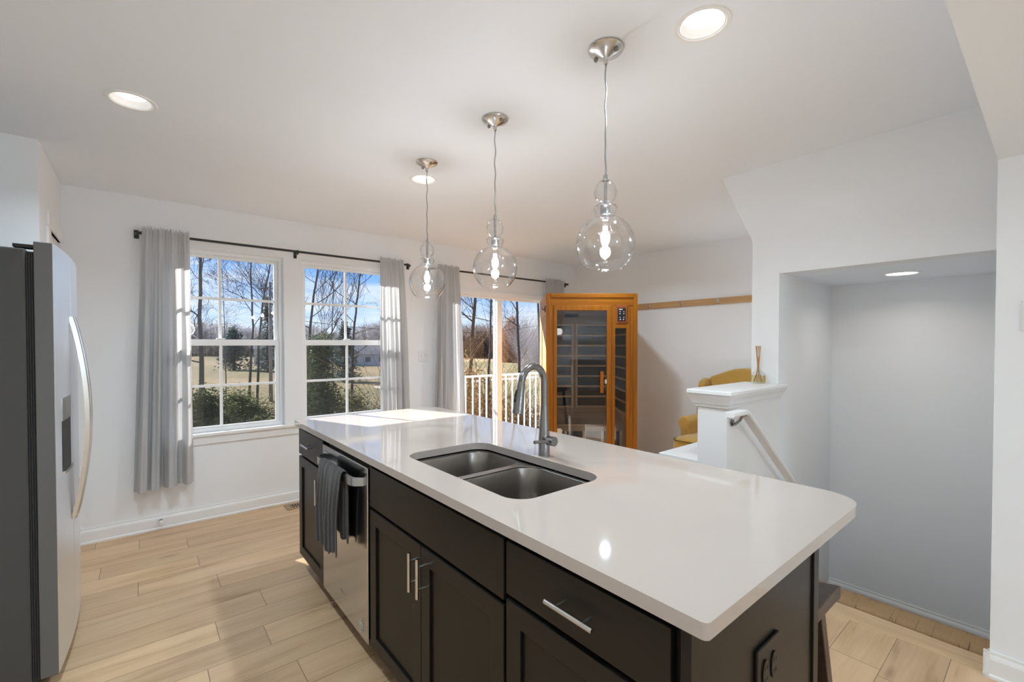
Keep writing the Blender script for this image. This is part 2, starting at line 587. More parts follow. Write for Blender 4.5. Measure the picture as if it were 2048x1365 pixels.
def tube(bm, pts, radii, seg=10, cap=True, mi=0):
    pts = [Vector(p) for p in pts]
    if not isinstance(radii, (list, tuple)):
        radii = [radii] * len(pts)
    rings = []
    up = Vector((0, 0, 1))
    prev = None
    for i, p in enumerate(pts):
        t = (pts[min(i + 1, len(pts) - 1)] - pts[max(i - 1, 0)])
        t = t.normalized() if t.length > 1e-9 else Vector((0, 0, 1))
        if prev is None:
            a = t.cross(up)
            if a.length < 1e-3:
                a = t.cross(Vector((0, 1, 0)))
        else:
            a = prev - t * prev.dot(t)
            if a.length < 1e-6:
                a = t.cross(up)
        a.normalize()
        prev = a
        b = t.cross(a)
        rings.append([bm.verts.new(p + (a * math.cos(2 * PI * k / seg) + b * math.sin(2 * PI * k / seg)) * radii[i]) for k in range(seg)])
    for r0, r1 in zip(rings, rings[1:]):
        for k in range(seg):
            bm.faces.new((r0[k], r0[(k + 1) % seg], r1[(k + 1) % seg], r1[k])).material_index = mi
    if cap:
        bm.faces.new(rings[0][::-1]).material_index = mi
        bm.faces.new(rings[-1]).material_index = mi
    return rings

def lathe(bm, c, prof, seg=40, mi=0, closed=False, cap=False):
    """prof: list of (r, z) relative to c."""
    c = Vector(c)
    rings = []
    for r, z in prof:
        if r < 1e-6:
            rings.append([bm.verts.new(c + Vector((0, 0, z)))])
        else:
            rings.append([bm.verts.new(c + Vector((r * math.cos(2 * PI * k / seg), r * math.sin(2 * PI * k / seg), z))) for k in range(seg)])
    pairs = list(zip(rings, rings[1:]))
    if closed:
        pairs.append((rings[-1], rings[0]))
    for a, b in pairs:
        for k in range(seg):
            k2 = (k + 1) % seg
            if len(a) == 1 and len(b) == 1:
                continue
            if len(a) == 1:
                bm.faces.new((a[0], b[k], b[k2])).material_index = mi
            elif len(b) == 1:
                bm.faces.new((a[k], a[k2], b[0])).material_index = mi
            else:
                bm.faces.new((a[k], a[k2], b[k2], b[k])).material_index = mi
    if cap:
        for r in (rings[0], rings[-1]):
            if len(r) > 2:
                bm.faces.new(r).material_index = mi

def rrect(x0, x1, y0, y1, r, seg=6, radii=None):
    """Rounded rectangle outline (counter clockwise); radii order: x0y0, x1y0, x1y1, x0y1."""
    rs = radii or (r, r, r, r)
    out = []
    for (cx, cy, a0), rr in zip(((x0, y0, PI), (x1, y0, 1.5 * PI), (x1, y1, 0), (x0, y1, 0.5 * PI)), rs):
        sx = cx + (rr if cx == x0 else -rr)
        sy = cy + (rr if cy == y0 else -rr)
        for k in range(seg + 1):
            a = a0 + 0.5 * PI * k / seg
            out.append((sx + rr * math.cos(a), sy + rr * math.sin(a)))
    return out

def plate_with_holes(bm, loops, to3d, depth):
    """Fill an outline with holes (2D loops) and extrude by depth (3D vector)."""
    edges = []
    for lp in loops:
        vs = [bm.verts.new(to3d(p)) for p in lp]
        for i in range(len(vs)):
            edges.append(bm.edges.new((vs[i], vs[(i + 1) % len(vs)])))
    r = bmesh.ops.triangle_fill(bm, use_beauty=True, use_dissolve=False, edges=edges)
    faces = [g for g in r['geom'] if isinstance(g, bmesh.types.BMFace)]
    ex = bmesh.ops.extrude_face_region(bm, geom=faces)
    vs = [g for g in ex['geom'] if isinstance(g, bmesh.types.BMVert)]
    bmesh.ops.translate(bm, verts=vs, vec=Vector(depth))
    # extrude_face_region removes the source faces; put them back
    bmesh.ops.holes_fill(bm, edges=[e for e in bm.edges if e.is_boundary], sides=0)

def rect(a0, a1, b0, b1):
    return [(a0, b0), (a1, b0), (a1, b1), (a0, b1)]

def fingers(o):
    return [c for c in bpy.data.objects if c.parent == o]

def copy_tree(o, parent=None):
    c = o.copy()
    COL.objects.link(c)
    if parent is not None:
        c.parent = parent
    for ch in fingers(o):
        copy_tree(ch, c)
    return c

def struct(name, bm, mat, **kw):
    o = link(name, bm, mat, **kw)
    o['kind'] = 'structure'
    return o

# ================================================================= room shell
CEIL = 2.44
YW = 4.235        # inner face of the window wall
XE = 4.62         # inner face of the east wall
XP = 2.9          # face of the stair partition
ZO = 1.791        # underside of the stairwell header
X_L = -0.401      # pantry wall
Y_A = 3.391       # alcove wall behind the refrigerator
X_K = -1.10       # kitchen wall behind the refrigerator
Y_B = -6.5
WT = 0.15

W1 = (0.05, 0.955, 0.66, 2.116)
W2 = (1.098, 1.94, 0.66, 2.116)
SD = (2.42, 4.26, 0.0, 1.99)

# --- window wall with its three openings
bm = bmesh.new()
outer = [(X_L - 0.15, -0.02), (SD[0], -0.02), (SD[0], SD[3]), (SD[1], SD[3]), (SD[1], -0.02), (XE + 0.15, -0.02), (XE + 0.15, CEIL), (X_L - 0.15, CEIL)]
plate_with_holes(bm, [outer, rect(*W1), rect(*W2)], lambda p: (p[0], YW, p[1]), (0, WT, 0))
struct('wall_north', bm, M['wall'])

# --- pantry wall (X_L) and alcove wall (Y_A)
PD = (3.70, 4.20, 2.045)
bm = bmesh.new()
box(bm, X_L - 0.12, X_L, Y_A, PD[0], -0.02, CEIL)
box(bm, X_L - 0.12, X_L, PD[0], YW, PD[2], CEIL)
box(bm, X_L - 0.12, X_L, PD[1], YW, -0.02, PD[2])
struct('wall_pantry', bm, M['wall'])
struct('wall_alcove', BM((X_K - 0.12, X_L - 0.12, Y_A, Y_A + 0.12, -0.02, CEIL)), M['wall'])
struct('wall_west', BM((X_K - 0.12, X_K, Y_B, Y_A, -0.02, CEIL)), M['wall'])
# --- pantry door, closed, with casing
pd = struct('door_1', BM((X_L - 0.07, X_L - 0.012, PD[0], PD[1], 0.005, PD[2])), M['trim'], origin=(X_L - 0.05, 3.95, 0.005))
bm = bmesh.new()
box(bm, X_L - 0.02, X_L + 0.012, PD[0] - 0.085, PD[0], 0, PD[2])
box(bm, X_L - 0.02, X_L + 0.012, PD[0] - 0.085, YW - 0.002, PD[2], PD[2] + 0.085)
link('casing', bm, M['trim'], parent=pd, origin=(X_L - 0.05, 3.95, 0.005), bevel=0.006)
bm = bmesh.new()
for z0, z1 in ((0.15, 0.95), (1.08, 1.93)):
    box(bm, X_L - 0.02, X_L - 0.006, PD[0] + 0.09, PD[1] - 0.09, z0, z1)
link('door_panel', bm, M['trim'], parent=pd, origin=(X_L - 0.05, 3.95, 0.005), bevel=0.008)

# --- east wall, back wall with wide added kitchen windows, and the right partition
struct('wall_east', BM((XE, XE + 0.15, 1.20, YW, -0.3, CEIL)), M['wall'])
bm = bmesh.new()
KW = [(-0.7, 0.55, 0.95, 2.15), (0.85, 2.1, 0.95, 2.15)]
plate_with_holes(bm, [rect(X_K - 0.12, 3.0, -0.02, CEIL)] + [rect(*k) for k in KW], lambda p: (p[0], Y_B, p[1]), (0, -0.15, 0))
struct('wall_south', bm, M['wall'])
YR = 0.167
struct('wall_right', BM((2.70, 2.90, Y_B, YR, -0.02, CEIL), (2.90, 3.87, YR - 0.12, YR, -2.0, CEIL)), M['wall'])
struct('ceiling_soffit', BM((0.95, 2.70, -1.6, YR, 2.126, CEIL)), M['ceiling'])

# --- stair partition: header, jamb, slanted upper edge, knee wall and shaft
bm = bmesh.new()
prism(bm, [(XP, YR, ZO), (XP, 1.05, ZO), (XP, 1.05, -0.02), (XP, 1.202, -0.02), (XP, 1.202, 2.005), (XP, 1.392, CEIL), (XP, YR, CEIL)], (0.12, 0, 0))
box(bm, XP + 0.12, XE + 0.15, 1.05, 1.202, -0.02, 2.0)
box(bm, XP + 0.12, XE + 0.15, 1.05, 1.202, 2.0, CEIL)
struct('wall_stair', bm, M['wall'])
struct('wall_shaft', BM((3.87, 3.99, YR - 0.12, 1.05, -2.0, ZO + 0.2), (2.83, 3.87, 1.05, 1.202, -2.0, -0.021), (2.72, 2.83, YR, 1.202, -2.0, -0.03)), M['wall'])
struct('wall_knee', BM((2.255, XP, 1.05, 1.202, 0, 1.06)), M['trim'])

# ceiling with round cut-outs for the recessed cans
CANS = [(1.453, 0.768), (-0.02, 2.592), (1.422, 2.622), (3.45, 2.77), (-0.02, 0.7), (0.3, -1.9), (1.5, -3.2), (0.3, -4.4)]
R_CAN = 0.072
def circ(cx, cy, r, n=32):
    return [(cx + r * math.cos(2 * PI * k / n), cy + r * math.sin(2 * PI * k / n)) for k in range(n)]
bm = bmesh.new()
plate_with_holes(bm, [rect(X_K - 0.12, XE + 0.15, Y_B - 0.15, YW + WT)] + [circ(x, y, R_CAN) for x, y in CANS], lambda p: (p[0], p[1], CEIL), (0, 0, 0.02))
struct('ceiling', bm, M['ceiling'])
struct('roof', BM((X_K - 0.3, XE + 0.3, Y_B - 0.4, YW + WT + 0.05, 2.62, 2.75)), M['roof'])  # unseen slab added above the ceiling cut-outs to close out light
bm = bmesh.new()
plate_with_holes(bm, [rect(XP + 0.12, 3.87, YR, 1.05), circ(3.453, 0.593, R_CAN)], lambda p: (p[0], p[1], ZO), (0, 0, 0.02))
struct('ceiling_stair', bm, M['ceiling'])

# floor (planks run along X) with the stairwell left open
bm = bmesh.new()
plate_with_holes(bm, [[(X_K - 0.12, Y_B), (2.725, Y_B), (2.725, 1.202), (XE, 1.202), (XE, YW + 0.1), (X_K - 0.12, YW + 0.1)]], lambda p: (p[0], p[1], 0), (0, 0, -0.05))
struct('floor', bm, M['floor'])
bm = bmesh.new()
prism(bm, [(2.716, YR, -0.03), (2.825, YR, -0.03), (2.825, YR, 0.010), (2.818, YR, 0.016), (2.724, YR, 0.006), (2.716, YR, 0.001)], (0, 1.05 - YR, 0))
struct('trim_1', bm, M['strip'])

# carpeted stair: fuzzy nosing of the top step, a tread and a landing
bm = bmesh.new()
random.seed(5)
ny, prof = 260, [(2.825, 0.004), (2.86, 0.007), (2.90, 0.008), (2.935, 0.008), (2.965, 0.006), (2.985, 0.0), (2.995, -0.02), (2.983, -0.045), (2.985, -0.225), (3.24, -0.225), (3.26, -0.245), (3.24, -0.29), (3.24, -0.44), (3.86, -0.44)]
grid = []
for j in range(ny + 1):
    y = YR + 0.002 + (1.05 - YR - 0.004) * j / ny
    grid.append([bm.verts.new((x + random.uniform(-1, 1) * 0.0012 + (0.003 * noise.noise((y * 30, 0, 1)) if i in (4, 5, 6) else 0), y,
                               z + random.uniform(-1, 1) * 0.0010 + (0.005 * noise.noise((y * 34, 3, 0)) if i in (4, 5, 6) else 0))) for i, (x, z) in enumerate(prof)])
for a, b in zip(grid, grid[1:]):
    for i in range(len(prof) - 1):
        bm.faces.new((a[i], a[i + 1], b[i + 1], b[i]))
o = struct('floor_stairs', bm, M['carpet'], smooth=True)
md = o.modifiers.new('solid', 'SOLIDIFY')
md.thickness = 0.02
md.offset = -1

# baseboards
def baseboard(name, p0, p1, z0=0.0, h=0.108, nrm=(0, -1)):
    p0, p1 = Vector(p0), Vector(p1)
    n = Vector((nrm[0], nrm[1], 0))
    bm = bmesh.new()
    prof = [(0, 0), (0.018, 0), (0.018, 0.012), (0.013, 0.018), (0.013, h - 0.03), (0.010, h - 0.02), (0.006, h - 0.012), (0.006, h), (0, h)]
    prism(bm, [(p0.x + n.x * a, p0.y + n.y * a, z0 + b) for a, b in prof], (p1.x - p0.x, p1.y - p0.y, 0))
    return struct(name, bm, M['trim'])
baseboard('baseboard_north', (X_L, YW), (SD[0] - 0.07, YW), nrm=(0, -1))
baseboard('baseboard_east', (XE, 1.21), (XE, YW - 0.001), nrm=(-1, 0))
baseboard('baseboard_right', (2.70, Y_B), (2.70, YR + 0.018), nrm=(-1, 0))
baseboard('baseboard_return', (2.682, YR), (2.715, YR), nrm=(0, 1))
baseboard('baseboard_landing', (3.87, YR), (3.87, 1.05), z0=-0.44, nrm=(-1, 0))

# ================================================================= windows
def window(n, W):
    x0, x1, z0, z1 = W
    yF, yG = YW + 0.06, YW + 0.095
    O = ((x0 + x1) / 2, yG, z0)
    zb = z0 + 0.018
    fr = bmesh.new()
    fw = 0.026
    plate_with_holes(fr, [rect(x0, x1, zb, z1), rect(x0 + fw, x1 - fw, zb + fw, z1 - fw)], lambda p: (p[0], yF, p[1]), (0, 0.08, 0))
    root = struct('window_%d' % n, fr, M['vinyl'], origin=O, bevel=0.003)
    gx0, gx1 = x0 + 0.056, x1 - 0.056
    gzb, gzl, gzu, gzt = 0.717, 1.362, 1.412, 2.066
    # upper sash sits behind the lower one
    for nm, za, zb_, ga, gb, y, muz in (('upper_sash', 1.362, z1 - fw, gzu, gzt, yG + 0.012, 1.743), ('lower_sash', zb + fw, 1.412, gzb, gzl, yG - 0.022, 1.040)):
        s = bmesh.new()
        plate_with_holes(s, [rect(x0 + fw, x1 - fw, za, zb_), rect(gx0, gx1, ga, gb)], lambda p: (p[0], y, p[1]), (0, 0.028, 0))
        so = link(nm, s, M['vinyl'], parent=root, origin=O, bevel=0.003)
        mu = bmesh.new()
        xm = (gx0 + gx1) / 2
        box(mu, xm - 0.010, xm + 0.010, y + 0.006, y + 0.022, ga, gb)
        box(mu, gx0, xm - 0.010, y + 0.006, y + 0.022, muz - 0.010, muz + 0.010)
        box(mu, xm + 0.010, gx1, y + 0.006, y + 0.022, muz - 0.010, muz + 0.010)
        link('muntin', mu, M['vinyl'], parent=so, origin=O)
        g = BM((gx0, gx1, y + 0.012, y + 0.016, ga, gb))
        link('pane', g, M['glass'], parent=so, origin=O)
        if nm == 'lower_sash':
            lk = BM((xm - 0.03, xm + 0.03, y - 0.004, y + 0.02, 1.412, 1.424))
            link('sash_lock', lk, M['vinyl'], parent=so, origin=O, bevel=0.003)
    sc = BM((x0 + fw, x1 - fw, yG + 0.052, yG + 0.054, zb + fw, 1.385))
    link('insect_screen', sc, M['screen'], parent=root, origin=O)
    return root
window(1, W1)
window(2, W2)
# shared stool and apron under both windows
bm = bmesh.new()
box(bm, W1[0] - 0.06, W2[1] + 0.06, YW - 0.028, YW, 0.655, 0.678)
for W in (W1, W2):
    box(bm, W[0], W[1], YW, YW + 0.062, 0.655, 0.678)
sill = struct('trim_2', bm, M['trim'], bevel=0.004)
struct('trim_3', BM((W1[0] - 0.04, W2[1] + 0.04, YW - 0.013, YW - 0.0005, 0.592, 0.655)), M['trim'], bevel=0.003)
# unseen kitchen windows added behind the camera to let in fill light
for i, (x0, x1, z0, z1) in enumerate(KW):
    fr = bmesh.new()
    plate_with_holes(fr, [rect(x0, x1, z0, z1), rect(x0 + 0.05, x1 - 0.05, z0 + 0.05, z1 - 0.05)], lambda p: (p[0], Y_B - 0.04, p[1]), (0, -0.06, 0))
    r_ = struct('window_%d' % (3 + i), fr, M['vinyl'], origin=((x0 + x1) / 2, Y_B - 0.07, z0))
    link('pane', BM((x0 + 0.05, x1 - 0.05, Y_B - 0.072, Y_B - 0.068, z0 + 0.05, z1 - 0.05)), M['glass'], parent=r_, origin=((x0 + x1) / 2, Y_B - 0.07, z0))

# sliding glass door
O = (3.34, YW + 0.05, 0)
bm = bmesh.new()
x0, x1, z1 = SD[0], SD[1], SD[3]
box(bm, x0, x1, YW - 0.012, YW + 0.11, z1 - 0.062, z1)
box(bm, x0, x0 + 0.05, YW - 0.012, YW + 0.11, 0.025, z1 - 0.062)
box(bm, x1 - 0.05, x1, YW - 0.012, YW + 0.11, 0.025, z1 - 0.062)
box(bm, x0, x1, YW - 0.012, YW + 0.11, -0.01, 0.025)
sd = struct('door_2', bm, M['vinyl'], origin=O, bevel=0.004)
XM = 3.305
for nm, a, b, y in (('sliding_panel', x0 + 0.05, XM + 0.036, YW + 0.005), ('fixed_panel', XM - 0.036, x1 - 0.05, YW + 0.055)):
    s = bmesh.new()
    plate_with_holes(s, [rect(a, b, 0.026, z1 - 0.063), rect(a + 0.07, b - 0.07, 0.12, z1 - 0.085)], lambda p: (p[0], y, p[1]), (0, 0.036, 0))
    so = link(nm, s, M['vinyl'], parent=sd, origin=O, bevel=0.003)
    link('pane', BM((a + 0.07, b - 0.07, y + 0.016, y + 0.020, 0.12, z1 - 0.085)), M['glass'], parent=so, origin=O)

# ================================================================= island
IX = 0.735           # plane of the door and drawer fronts
IB = 1.385           # back of the cabinets
ZT, ZC = 0.915, 0.885
def tf_bar(bm, p, q, r=0.0062):
    tube(bm, [p, q], r, 12)
def handle(parent, origin, y, z, vert, length=0.135, stand=0.030):
    """Bar pull on the front plane; y, z is its middle."""
    bm = bmesh.new()
    x = IX - stand
    if vert:
        tf_bar(bm, (x, y, z - length / 2), (x, y, z + length / 2))
        for s in (-1, 1):
            tf_bar(bm, (IX + 0.001, y, z + s * length * 0.28), (x, y, z + s * length * 0.28), 0.0048)
    else:
        tf_bar(bm, (x, y - length / 2, z), (x, y + length / 2, z))
        for s in (-1, 1):
            tf_bar(bm, (IX + 0.001, y + s * length * 0.28, z), (x, y + s * length * 0.28, z), 0.0048)
    return link('handle', bm, M['nickel'], parent=parent, origin=origin, smooth=True, auto=40)

def shaker(y0, y1, z0, z1, st=0.057):
    bm = bmesh.new()
    plate_with_holes(bm, [rect(y0, y1, z0, z1), rect(y0 + st, y1 - st, z0 + st, z1 - st)], lambda p: (IX, p[0], p[1]), (0.019, 0, 0))
    box(bm, IX + 0.009, IX + 0.018, y0 + st, y1 - st, z0 + st, z1 - st)
    return bm

def cabinet(y0, y1, label, hollow=False):
    O = ((IX + IB) / 2, (y0 + y1) / 2, 0)
    root = empty('base_cabinet', O, label, 'cabinet')
    bm = bmesh.new()
    if hollow:
        box(bm, IX + 0.02, IX + 0.06, y0, y1, 0.10, 0.64)
        box(bm, IB - 0.02, IB, y0, y1, 0.10, ZC - 0.001)
        box(bm, IX + 0.02, IX + 0.04, y0, y1, 0.64, 0.86)
        box(bm, IX + 0.06, IB - 0.02, y0, y0 + 0.018, 0.10, ZC - 0.001)
        box(bm, IX + 0.06, IB - 0.02, y1 - 0.018, y1, 0.10, ZC - 0.001)
        box(bm, IX + 0.06, IB - 0.02, y0 + 0.018, y1 - 0.018, 0.10, 0.12)
    else:
        box(bm, IX + 0.02, IB, y0, y1, 0.10, ZC - 0.001)
    link('body', bm, M['espresso'], parent=root, origin=O)
    link('toe_kick', BM((IX + 0.085, IB, y0, y1, 0.0, 0.10)), M['toe'], parent=root, origin=O)
    return root, O

# far cabinet: drawer over a single door
r, O = cabinet(2.452, 2.925, 'dark espresso cabinet with one drawer and one door at the far end of the island')
d = link('drawer', BM((IX, IX + 0.019, 2.457, 2.922, 0.716, 0.866)), M['espresso'], parent=r, origin=O, bevel=0.002)
handle(d, O, 2.688, 0.797, False, 0.14)
d = link('door', shaker(2.457, 2.922, 0.105, 0.702), M['espresso'], parent=r, origin=O, bevel=0.0018)
handle(d, O, 2.492, 0.590, True)
# sink base: false front and two doors
r, O = cabinet(0.922, 1.836, 'wide dark espresso sink cabinet with a pair of doors in the middle of the island', hollow=True)
link('false_front', BM((IX, IX + 0.019, 0.927, 1.828, 0.698, 0.862)), M['espresso'], parent=r, origin=O, bevel=0.002)
for a, b, hy in ((1.3855, 1.828, 1.413), (0.927, 1.3825, 1.354)):
    d = link('door', shaker(a, b, 0.105, 0.684), M['espresso'], parent=r, origin=O, bevel=0.0018)
    handle(d, O, hy, 0.591, True)
# near cabinet: drawer over door
r, O = cabinet(0.420, 0.920, 'dark espresso cabinet with wide drawer at the near end of the island')
d = link('drawer', BM((IX, IX + 0.019, 0.440, 0.916, 0.722, 0.862)), M['espresso'], parent=r, origin=O, bevel=0.002)
handle(d, O, 0.668, 0.791, False, 0.140)
d = link('door', shaker(0.440, 0.916, 0.105, 0.708), M['espresso'], parent=r, origin=O, bevel=0.0018)

# finished end panel with corner posts facing the camera, and far end panel
bm = bmesh.new()
box(bm, IX - 0.002, IX + 0.036, 0.400, 0.420, 0.0, ZC - 0.001)
box(bm, IX + 0.036, IB - 0.03, 0.406, 0.420, 0.0, ZC - 0.001)
box(bm, IB - 0.03, IB + 0.002, 0.400, 0.420, 0.0, ZC - 0.001)
ep = link('end_panel', bm, M['espresso'], origin=(1.06, 0.41, 0), bevel=0.0015)
tag(ep, 'dark espresso end panel closing the near end of the island', 'panel')
bm = bmesh.new()
box(bm, IB + 0.003, IB + 0.018, 0.404, 2.925, 0.0, ZC - 0.001)
bp_ = link('back_panel', bm, M['espresso'], origin=(IB + 0.01, 1.66, 0))
tag(bp_, 'long dark espresso panel on the seating side of the island', 'panel')

# dishwasher
DX = IX - 0.004
O = ((IX + IB) / 2, 2.144, 0)
dw = empty('dishwasher', O, 'stainless steel dishwasher with bowed handle built into the island', 'dishwasher')
link('tub', BM((IX + 0.03, IB - 0.02, 1.842, 2.446, 0.10, ZC - 0.005)), M['gasket'], parent=dw, origin=O)
link('toe_kick', BM((IX + 0.07, IB - 0.02, 1.842, 2.446, 0.0, 0.10)), M['toe'], parent=dw, origin=O)
dr = link('door', BM((DX, IX + 0.03, 1.848, 2.448, 0.098, 0.853)), M['dw_steel'], parent=dw, origin=O, bevel=0.004)
bm = bmesh.new()
pl = []
for k in range(33):
    t = k / 32
    y = 1.885 + (2.440 - 1.885) * t
    e = min(t, 1 - t)
    out = 0.042 * (1 - (1 - min(1, e / 0.10)) ** 2.6) + 0.004 * math.sin(PI * t)
    pl.append((DX - out, y))
th = 0.011
for k in range(32):
    (xa, ya), (xb, yb) = pl[k], pl[k + 1]
    vs = []
    za, zb = 0.768, 0.804
    v = [bm.verts.new(p) for p in ((xa, ya, za), (xb, yb, za), (xb, yb, zb), (xa, ya, zb), (min(xa + th, DX + 0.002), ya, za), (min(xb + th, DX + 0.002), yb, za), (min(xb + th, DX + 0.002), yb, zb), (min(xa + th, DX + 0.002), ya, zb))]
    for f in ((0, 1, 2, 3), (4, 7, 6, 5), (3, 2, 6, 7), (0, 4, 5, 1)):
        bm.faces.new([v[i] for i in f])
bmesh.ops.remove_doubles(bm, verts=bm.verts[:], dist=0.0004)
link('handle', bm, M['steel'], parent=dr, origin=O, smooth=True, auto=35)
# small chrome script badge and a round rating mark
bm = bmesh.new()
for k, (yy, hh) in enumerate(((2.175, 0.018), (2.166, 0.010), (2.157, 0.012), (2.148, 0.008), (2.139, 0.010), (2.130, 0.016))):
    box(bm, DX - 0.002, DX, yy, yy + 0.0035, 0.190, 0.190 + hh)
    if k < 5:
        box(bm, DX - 0.002, DX, yy - 0.006, yy, 0.190 + (0.006 if k % 2 else 0), 0.193 + (0.006 if k % 2 else 0))
link('badge', bm, M['nickel'], parent=dr, origin=O)
bm = bmesh.new()
cy, cz, R0 = 1.918, 0.150, 0.021
for k in range(28):
    a, b = 2 * PI * k / 28, 2 * PI * (k + 1) / 28
    ps = [(DX - 0.001, cy + math.cos(t) * rr, cz + math.sin(t) * rr * 1.35) for t, rr in ((a, R0), (b, R0), (b, R0 * 0.85), (a, R0 * 0.85))]
    bm.faces.new([bm.verts.new(p) for p in ps])
for dy, h0, h1 in ((-0.011, -0.012, 0.012), (-0.004, -0.014, 0.016), (0.004, -0.016, 0.014), (0.011, -0.010, 0.012)):
    box(bm, DX - 0.0012, DX - 0.0002, cy + dy - 0.0018, cy + dy + 0.0018, cz + h0, cz + h1)
box(bm, DX - 0.0012, DX - 0.0002, cy - 0.013, cy + 0.013, cz - 0.002, cz + 0.002)
link('rating_mark', bm, M['icon'], parent=dr, origin=O)
bm = bmesh.new()
for k in range(4):
    box(bm, DX - 0.001, DX - 0.0001, 2.30 + k * 0.03, 2.318 + k * 0.03, 0.824, 0.8265)
link('control_marks', bm, M['gasket'], parent=dr, origin=O)

# worktop with sink cut-out
SK = (0.842, 1.242, 0.995, 1.735)
bm = bmesh.new()
plate_with_holes(bm, [rrect(0.715, 1.668, 0.362, 2.945, 0.08, 10, radii=(0.012, 0.105, 0.10, 0.012)), rrect(*SK, 0.075, 8)], lambda p: (p[0], p[1], ZT), (0, 0, -0.03))
ct = link('worktop', bm, M['quartz'], origin=(1.19, 1.65, ZC), bevel=0.0035)
tag(ct, 'long glossy white quartz worktop covering the kitchen island', 'countertop')

# undermount double bowl sink
O = (1.042, 1.365, 0.68)
sk = empty('kitchen_sink', O, 'stainless steel double bowl sink set under the white worktop', 'sink')
def bowl(y0, y1):
    bm = bmesh.new()
    x0, x1 = SK[0] - 0.004, SK[1] + 0.004
    prev = None
    for z, ins, rad in ((0.874, -0.003, 0.082), (0.868, 0.0, 0.08), (0.76, 0.004, 0.08), (0.715, 0.010, 0.078), (0.697, 0.022, 0.07), (0.690, 0.045, 0.05)):
        lp = [bm.verts.new((x, y, z)) for x, y in rrect(x0 + ins, x1 - ins, y0 + ins, y1 - ins, rad, 8)]
        if prev:
            for i in range(len(lp)):
                bm.faces.new((prev[i], prev[(i + 1) % len(lp)], lp[(i + 1) % len(lp)], lp[i]))
        prev = lp
    bm.faces.new(prev)
    b = link('bowl', bm, M['sink_steel'], parent=sk, origin=O, smooth=True)
    md = b.modifiers.new('solid', 'SOLIDIFY')
    md.thickness = 0.0015
    dr = bmesh.new()
    lathe(dr, ((x0 + x1) / 2, (y0 + y1) / 2, 0.690), [(0.0, 0.002), (0.032, 0.002), (0.036, 0.005), (0.043, 0.005), (0.046, 0.001)], 28)
    link('drain', dr, M['nickel'], parent=sk, origin=O, smooth=True)
bowl(0.989, 1.397)
bowl(1.425, 1.741)
bm = bmesh.new()
plate_with_holes(bm, [rrect(SK[0] - 0.03, SK[1] + 0.03, SK[2] - 0.03, SK[3] + 0.03, 0.1, 6),
                      rrect(SK[0] - 0.001, SK[1] + 0.001, 0.992, 1.394, 0.082, 8), rrect(SK[0] - 0.001, SK[1] + 0.001, 1.428, 1.738, 0.082, 8)], lambda p: (p[0], p[1], 0.8745), (0, 0, 0.003))
link('rim', bm, M['sink_steel'], parent=sk, origin=O, bevel=0.001)

# pull-down faucet
FX, FY = 1.287, 1.352
O = (FX, FY, ZT)
fc = empty('kitchen_faucet', O, 'gooseneck pull-down brushed nickel faucet behind the double sink', 'faucet')
bm = bmesh.new()
lathe(bm, (FX, FY, ZT), [(0.0, 0.0), (0.0245, 0.0), (0.0245, 0.003), (0.0235, 0.004), (0.0235, 0.075), (0.0215, 0.10), (0.0172, 0.165), (0.0150, 0.205), (0.0, 0.205)], 32)
link('base', bm, M['faucet'], parent=fc, origin=O, smooth=True, auto=50)
bm = bmesh.new()
sx, sy = FX - 0.138, FY - 0.006          # where the spray head ends up
path = [(FX, FY, ZT + 0.203), (FX, FY, ZT + 0.27)]
RA = 0.062
cxm = FX - RA
for k in range(15):
    a = PI * 0.94 * k / 14
    path.append((cxm + RA * math.cos(a), FY, ZT + 0.302 + RA * 1.12 * math.sin(a)))
tube(bm, path, 0.0145, 18)
link('gooseneck', bm, M['faucet'], parent=fc, origin=O, smooth=True, auto=60)
e = Vector(path[-1])
dn = Vector((-0.16, 0, -1)).normalized()
bm = bmesh.new()
tube(bm, [e, e + dn * 0.008, e + dn * 0.010, e + dn * 0.05, e + dn * 0.10, e + dn * 0.128, e + dn * 0.130], [0.0148, 0.0148, 0.0155, 0.0175, 0.0208, 0.0222, 0.0200], 24)
sh = link('spray_head', bm, M['faucet'], parent=fc, origin=O, smooth=True, auto=50)
bm = bmesh.new()
perp = Vector((-1, 0.25, 0)).normalized()
c0 = e + dn * 0.03 + perp * 0.0145
c1 = e + dn * 0.085 + perp * 0.0185
tube(bm, [c0, c0 * 0.8 + c1 * 0.2, c0 * 0.2 + c1 * 0.8, c1], [0.004, 0.0065, 0.0072, 0.004], 12)
link('spray_button', bm, M['panel_black'], parent=sh, origin=O, smooth=True)
bm = bmesh.new()
tube(bm, [(FX, FY - 0.01, ZT + 0.066), (FX, FY - 0.026, ZT + 0.066), (FX, FY - 0.027, ZT + 0.066), (FX + 0.002, FY - 0.060, ZT + 0.066)], [0.016, 0.016, 0.0185, 0.0195], 24)
lv = link('valve', bm, M['faucet'], parent=fc, origin=O, smooth=True, auto=50)
bm = bmesh.new()
tube(bm, [(FX - 0.012, FY - 0.045, ZT + 0.068), (FX - 0.083, FY - 0.030, ZT + 0.070)], [0.0058, 0.0068], 14)
link('lever', bm, M['faucet'], parent=lv, origin=O, smooth=True, auto=50)

